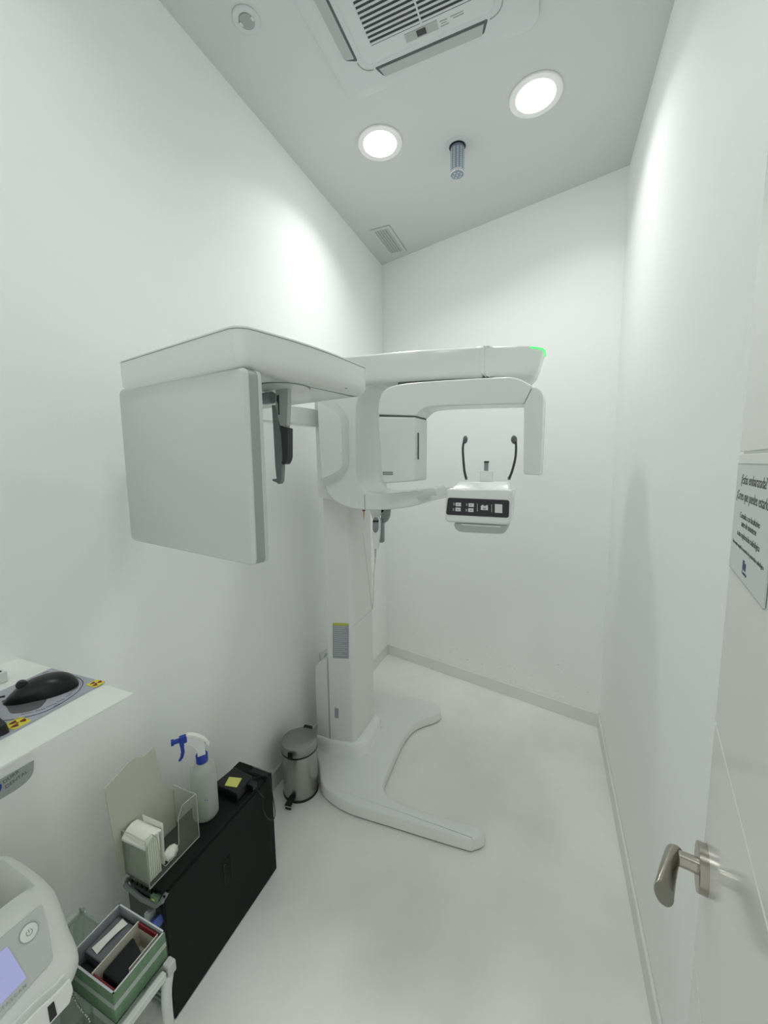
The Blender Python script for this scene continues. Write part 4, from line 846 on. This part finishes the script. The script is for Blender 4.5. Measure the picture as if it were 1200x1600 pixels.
pn = np.cross(pb-pa, V((0, 1, 0))); pn /= np.linalg.norm(pn); pn = pn if pn[0] > 0 else -pn
fpn = MB().prism(rnd([(sp_(-.09, .0), 0), (onpl(66, 1412, sp_(0, 0, 0), pn), .004), (onpl(75.5, 1445, sp_(0, 0, 0), pn), .03), (onpl(83.5, 1498, sp_(0, 0, 0), pn), .004), (onpl(0, 1592, sp_(0, 0, 0), pn)+(onpl(0, 1592, sp_(0, 0, 0), pn)-onpl(83.5, 1498, sp_(0, 0, 0), pn))*1.0, 0)]), -pn*.004).build('front_panel', M['scanpanel'], r, bevel=.0006)
def onp(u, v, d=.001): return onpl(u, v, sp_(0, 0, d), pn)
MB().prism([onp(11.5, 1479), onp(41.5, 1528), onp(0, 1570)+(onp(0, 1570)-onp(41.5, 1528))*1.2, onp(0, 1488)+(onp(0, 1488)-onp(11.5, 1479))*4], pn*.0008).build('screen', M['screen'], fpn)
pbn = onp(45, 1457)
bo = MB().lathe([(.0125, 0), (.0125, .0012), (.011, .002), (.001, .0022)], pbn, axis=tuple(pn), seg=32).build('power_button', M['scan'], fpn)
up_ = (pa-pb)/np.linalg.norm(pa-pb); yv = V((0, 1, 0))
MB().tube([pbn+pn*.0022+yv*.0042*math.sin(a)+up_*.0042*math.cos(a) for a in np.linspace(.6, 2*PI-.6, 20)], .0006, 6).tube([pbn+pn*.0022, pbn+pn*.0022+up_*.005], .0006, 6).build('power_symbol', M['rimgrey'], bo)
MB().tube([pbn+pn*.0008+yv*.0128*math.sin(a)+up_*.0128*math.cos(a) for a in np.linspace(0, 2*PI, 36)], .0006, 6).build('button_ring', M['rimgrey'], fpn)
ti = onp(24, 1556); 
text('lettering', 'V I S T A S C A N', onp(-14, 1594), onp(28, 1552)-onp(-14, 1594), up_, .0062, M['rimgrey'], fpn)
# feeder insert in the top recess
MB().box((-1.00, -.08, ZC), (-.83, .345, .460)).build('base', M['scanrecess'], r, bevel=.006)
fi = MB().box((-.985, .05, .605), (-.918, .315, .632)).box((-.985, .20, .632), (-.945, .30, .660)).build('plate_feeder', M['scanrecess'], r, bevel=.006)
MB().tube([(-.966+.016*math.sin(a), .262+.016*math.cos(a), .662) for a in np.linspace(0, 2*PI, 24)], .0018, 6).build('feeder_hoop', M['scan'], fi)
MB().box((-.940, .245, .632), (-.930, .258, .644)).build('latch', M['black'], fi)
# white tray under the scanner front
r = empty('plate_tray', (-.77, .2, ZC), 'white plastic tray with a black slot under the front of the white scanner', 'tray')
XO, XI = -.742, -.753
MB().prism(rnd([(onx(110, 1530, XO), .002), (onx(114.6, 1547, XO), .004), (onx(109, 1567.5, XO), .004), (onx(79, 1600, XO), 0), (onx(0, 1690, XO), 0), (onx(0, 1640, XO), 0), (onx(60, 1579, XO), .003), (onx(93, 1549, XO), .01)]), (-.004, 0, 0)).build('front_wall', M['scan'], r, bevel=.0008)
MB().prism(rnd([(onx(102, 1521, XI), .002), (onx(104.5, 1532, XI), .004), (onx(87, 1545, XI), .006), (onx(60, 1566, XI), 0), (onx(0, 1632, XI), 0), (onx(0, 1622, XI), 0), (onx(60, 1560, XI), .003), (onx(86, 1540, XI), .006)]), (-.003, 0, 0)).build('inner_wall', M['scan'], r, bevel=.0006)
MB().prism([onx(74, 1574, XO)+V((.0006, 0, 0)), onx(84, 1564, XO)+V((.0006, 0, 0)), onx(89, 1585, XO)+V((.0006, 0, 0)), onx(78, 1598, XO)+V((.0006, 0, 0))], (-.0012, 0, 0)).build('black_slot', M['black'], r)
MB().box((-.79, .02, .470), (XO-.002, .30, .476)).build('floor_plate', M['scan'], r)
MB().box((-.79, .05, ZC), (-.775, .28, .470)).build('foot', M['dark'], r)
# bead chain
pts = spline([(-.862, .380, ZC+.0025), (-.834, .374, ZC+.0025), (-.814, .372, ZC+.0025), (-.793, .370, ZC+.0025), (-.781, .364, ZC+.0025), (-.775, .35, ZC+.0025)], 8)
tag_b = MB()
acc = 0; last = None
for i, p in enumerate(pts):
    if last is None or np.linalg.norm(p-last) > .0055:
        tag_b.lathe([(.0004, -.0024), (.0017, -.0017), (.0024, 0), (.0017, .0017), (.0004, .0024)], p, seg=10); last = p
tag_b.tube(pts, .0005, 5)
tag(tag_b.build('bead_chain', M['chrome'], angle=60), 'short silver bead chain lying between the white tray and green box', 'chain')

# ------------------------------------------------------------------ door leaf, handle, notice
dd = V((.1942, .981, 0)); nn = V((-.981, .1942, 0)); P0 = V((.195, .557, 0))
DW, DT, DHt = .83, .040, 2.06
door = empty('door_1', tuple(P0), 'open white grooved door leaf at the right edge', 'door'); door['kind'] = 'structure'
del door['category']
MB().obox(P0-dd*DW/2-nn*(DT/2+.0015)+V((0, 0, DHt/2+.005)), dd*DW/2, nn*(DT/2-.0015), (0, 0, DHt/2)).build('leaf', M['door'], door, bevel=.002)
gz_ = [.005, .305, .594, .883+.0, 1.1705, 1.4575, 1.745, DHt+.005]
gz_ = [.005, .279, .5665, .854-.0, 1.1415, 1.4575, 1.745, DHt+.005]
zg2 = onpl(1114, 1115, P0, nn)[2]; zg3 = onpl(1082.5, 1463, P0, nn)[2]; zg1 = 1.4575
st_ = (zg1-zg3)/2; gz_ = [.005, zg3-2*st_, zg3-st_, zg3, (zg1+zg3)/2, zg1, zg1+st_, DHt+.005]
for a, b in zip(gz_[:-1], gz_[1:]):
    MB().obox(P0-dd*DW/2-nn*.0015+V((0, 0, (a+b)/2)), dd*DW/2, nn*.0015, (0, 0, (b-a)/2-.0012)).build('board', M['door'], door, bevel=.0013, seg=2)
HZ = .969; hc = P0-dd*.033+V((0, 0, HZ))
hd = MB().lathe([(.0262, 0), (.0262, .0085), (.0255, .0092), (.012, .0094)], hc, axis=tuple(nn), seg=48).build('door_handle', M['nickel'], door)
shl = .042
pth = spline([hc+nn*.008, hc+nn*.020, hc+nn*.032, hc+nn*.0395-dd*.004, hc+nn*.0425-dd*.014+V((0, 0, .0)), hc+nn*.0425-dd*.04, hc+nn*.0415-dd*.075, hc+nn*.040-dd*.112], 6)
n_ = len(pth)
sh = MB().tube([hc+nn*.008, hc+nn*.018, hc+nn*.030], [.0092, .0086, .0088], 20); sh.build('neck', M['nickel'], hd)
lv = MB(); lps = []
for i, t in enumerate(np.linspace(0, 1, 14)):
    c = hc+nn*(.030+.013*t**.8)-dd*(-.008+.068*t)+V((0, 0, .002*math.sin(t*PI)))
    hw = .0095+.0075*t; th_ = .0085+.001*t
    tilt = t*.9
    e1 = V((0, 0, 1))*math.cos(tilt)+nn*math.sin(tilt)*.6; e2 = nn*math.cos(tilt)-V((0, 0, 1))*math.sin(tilt)*.6
    sl = -dd*.006*t
    lps.append([c+e1*hw*math.cos(a)+e2*th_*math.sin(a)+sl*math.sin(a) for a in np.linspace(0, 2*PI, 25)[:-1]])
lv.loft(lps).build('lever', M['nickel'], hd, bevel=.0012, angle=50)

# notice on the door
def dp_(s, z, o=0): return P0+dd*s+nn*(.0004+o)+V((0, 0, z))
def SZ_(u, v):
    p = onpl(u, v, P0, nn); return float((p-P0) @ dd), float(p[2])
nL = SZ_(1142, 883)[0]; nR = SZ_(1196.5, 953)[0]; nC = (nL+nR)/2; nB = SZ_(1142, 883)[1]; nT = SZ_(1156, 725)[1]
r = empty('door_notice', tuple(dp_(nC, nB)), 'grey pregnancy warning notice with Spanish text stuck on the open door', 'sign')
MB().prism([dp_(nL, nB), dp_(nR, nB), dp_(nR, nT), dp_(nL, nT)], nn*.0012).build('plate', M['signp'], r)
MB().prism([dp_(nL, nT-.0002, .0002), dp_(nR, nT-.0002, .0002), dp_(nR, nT+.0007, .0002), dp_(nL, nT+.0007, .0002)], nn*.0012).build('top_border', M['rimgrey'], r)
MB().prism([dp_(nL, nB-.0006, .0002), dp_(nR, nB-.0006, .0002), dp_(nR, nB+.0003, .0002), dp_(nL, nB+.0003, .0002)], nn*.0012).build('bottom_border', M['rimgrey'], r)
def line(t, z, size, wid, m_='ink'):
    o = text('lettering', t, dp_(nC, z, .0013), -dd, (0, 0, 1), size, M[m_], r, align='CENTER')
    # fit the width
    vs = [V(v.co)+ORG[r.name] for v in o.data.vertices]; c = dp_(nC, z, .0013)
    ext = max(abs((p-c) @ dd) for p in vs)*2; k = wid/ext
    for v, p in zip(o.data.vertices, vs):
        a = (p-c) @ dd; v.co = tuple(p+dd*a*(k-1)-ORG[r.name])
def row(t, u, v, size, m_='ink'):           # centred line whose left end is read at (u, v)
    l_, z_ = SZ_(u, v); line(t, z_, size, 2*abs(l_-nC), m_)
row('¿Estás embarazada?', 1162, 749, .0140); row('¿Crees que puedes estarlo?', 1155, 772, .0140)
row('Consulta a su facultativo', 1160, 804, .0085); row('antes de someterse', 1162, 818, .0085); row('a una exploración radiológica', 1155.5, 831, .0085)
row('Este centro cumple la normativa de protección radiológica', 1148.5, 844, .0054)
ez = SZ_(1166, 884)
MB().obox(dp_(ez[0]+.002, ez[1], .0013), dd*.0035, nn*.0002, (0, 0, .0045)).obox(dp_(ez[0]-.006, ez[1]-.001, .0013), dd*.0022, nn*.0002, (0, 0, .0035)).build('emblem', M['inkblue'], r)
row('Consejo', 1162.5, 893, .0050, 'inkblue')
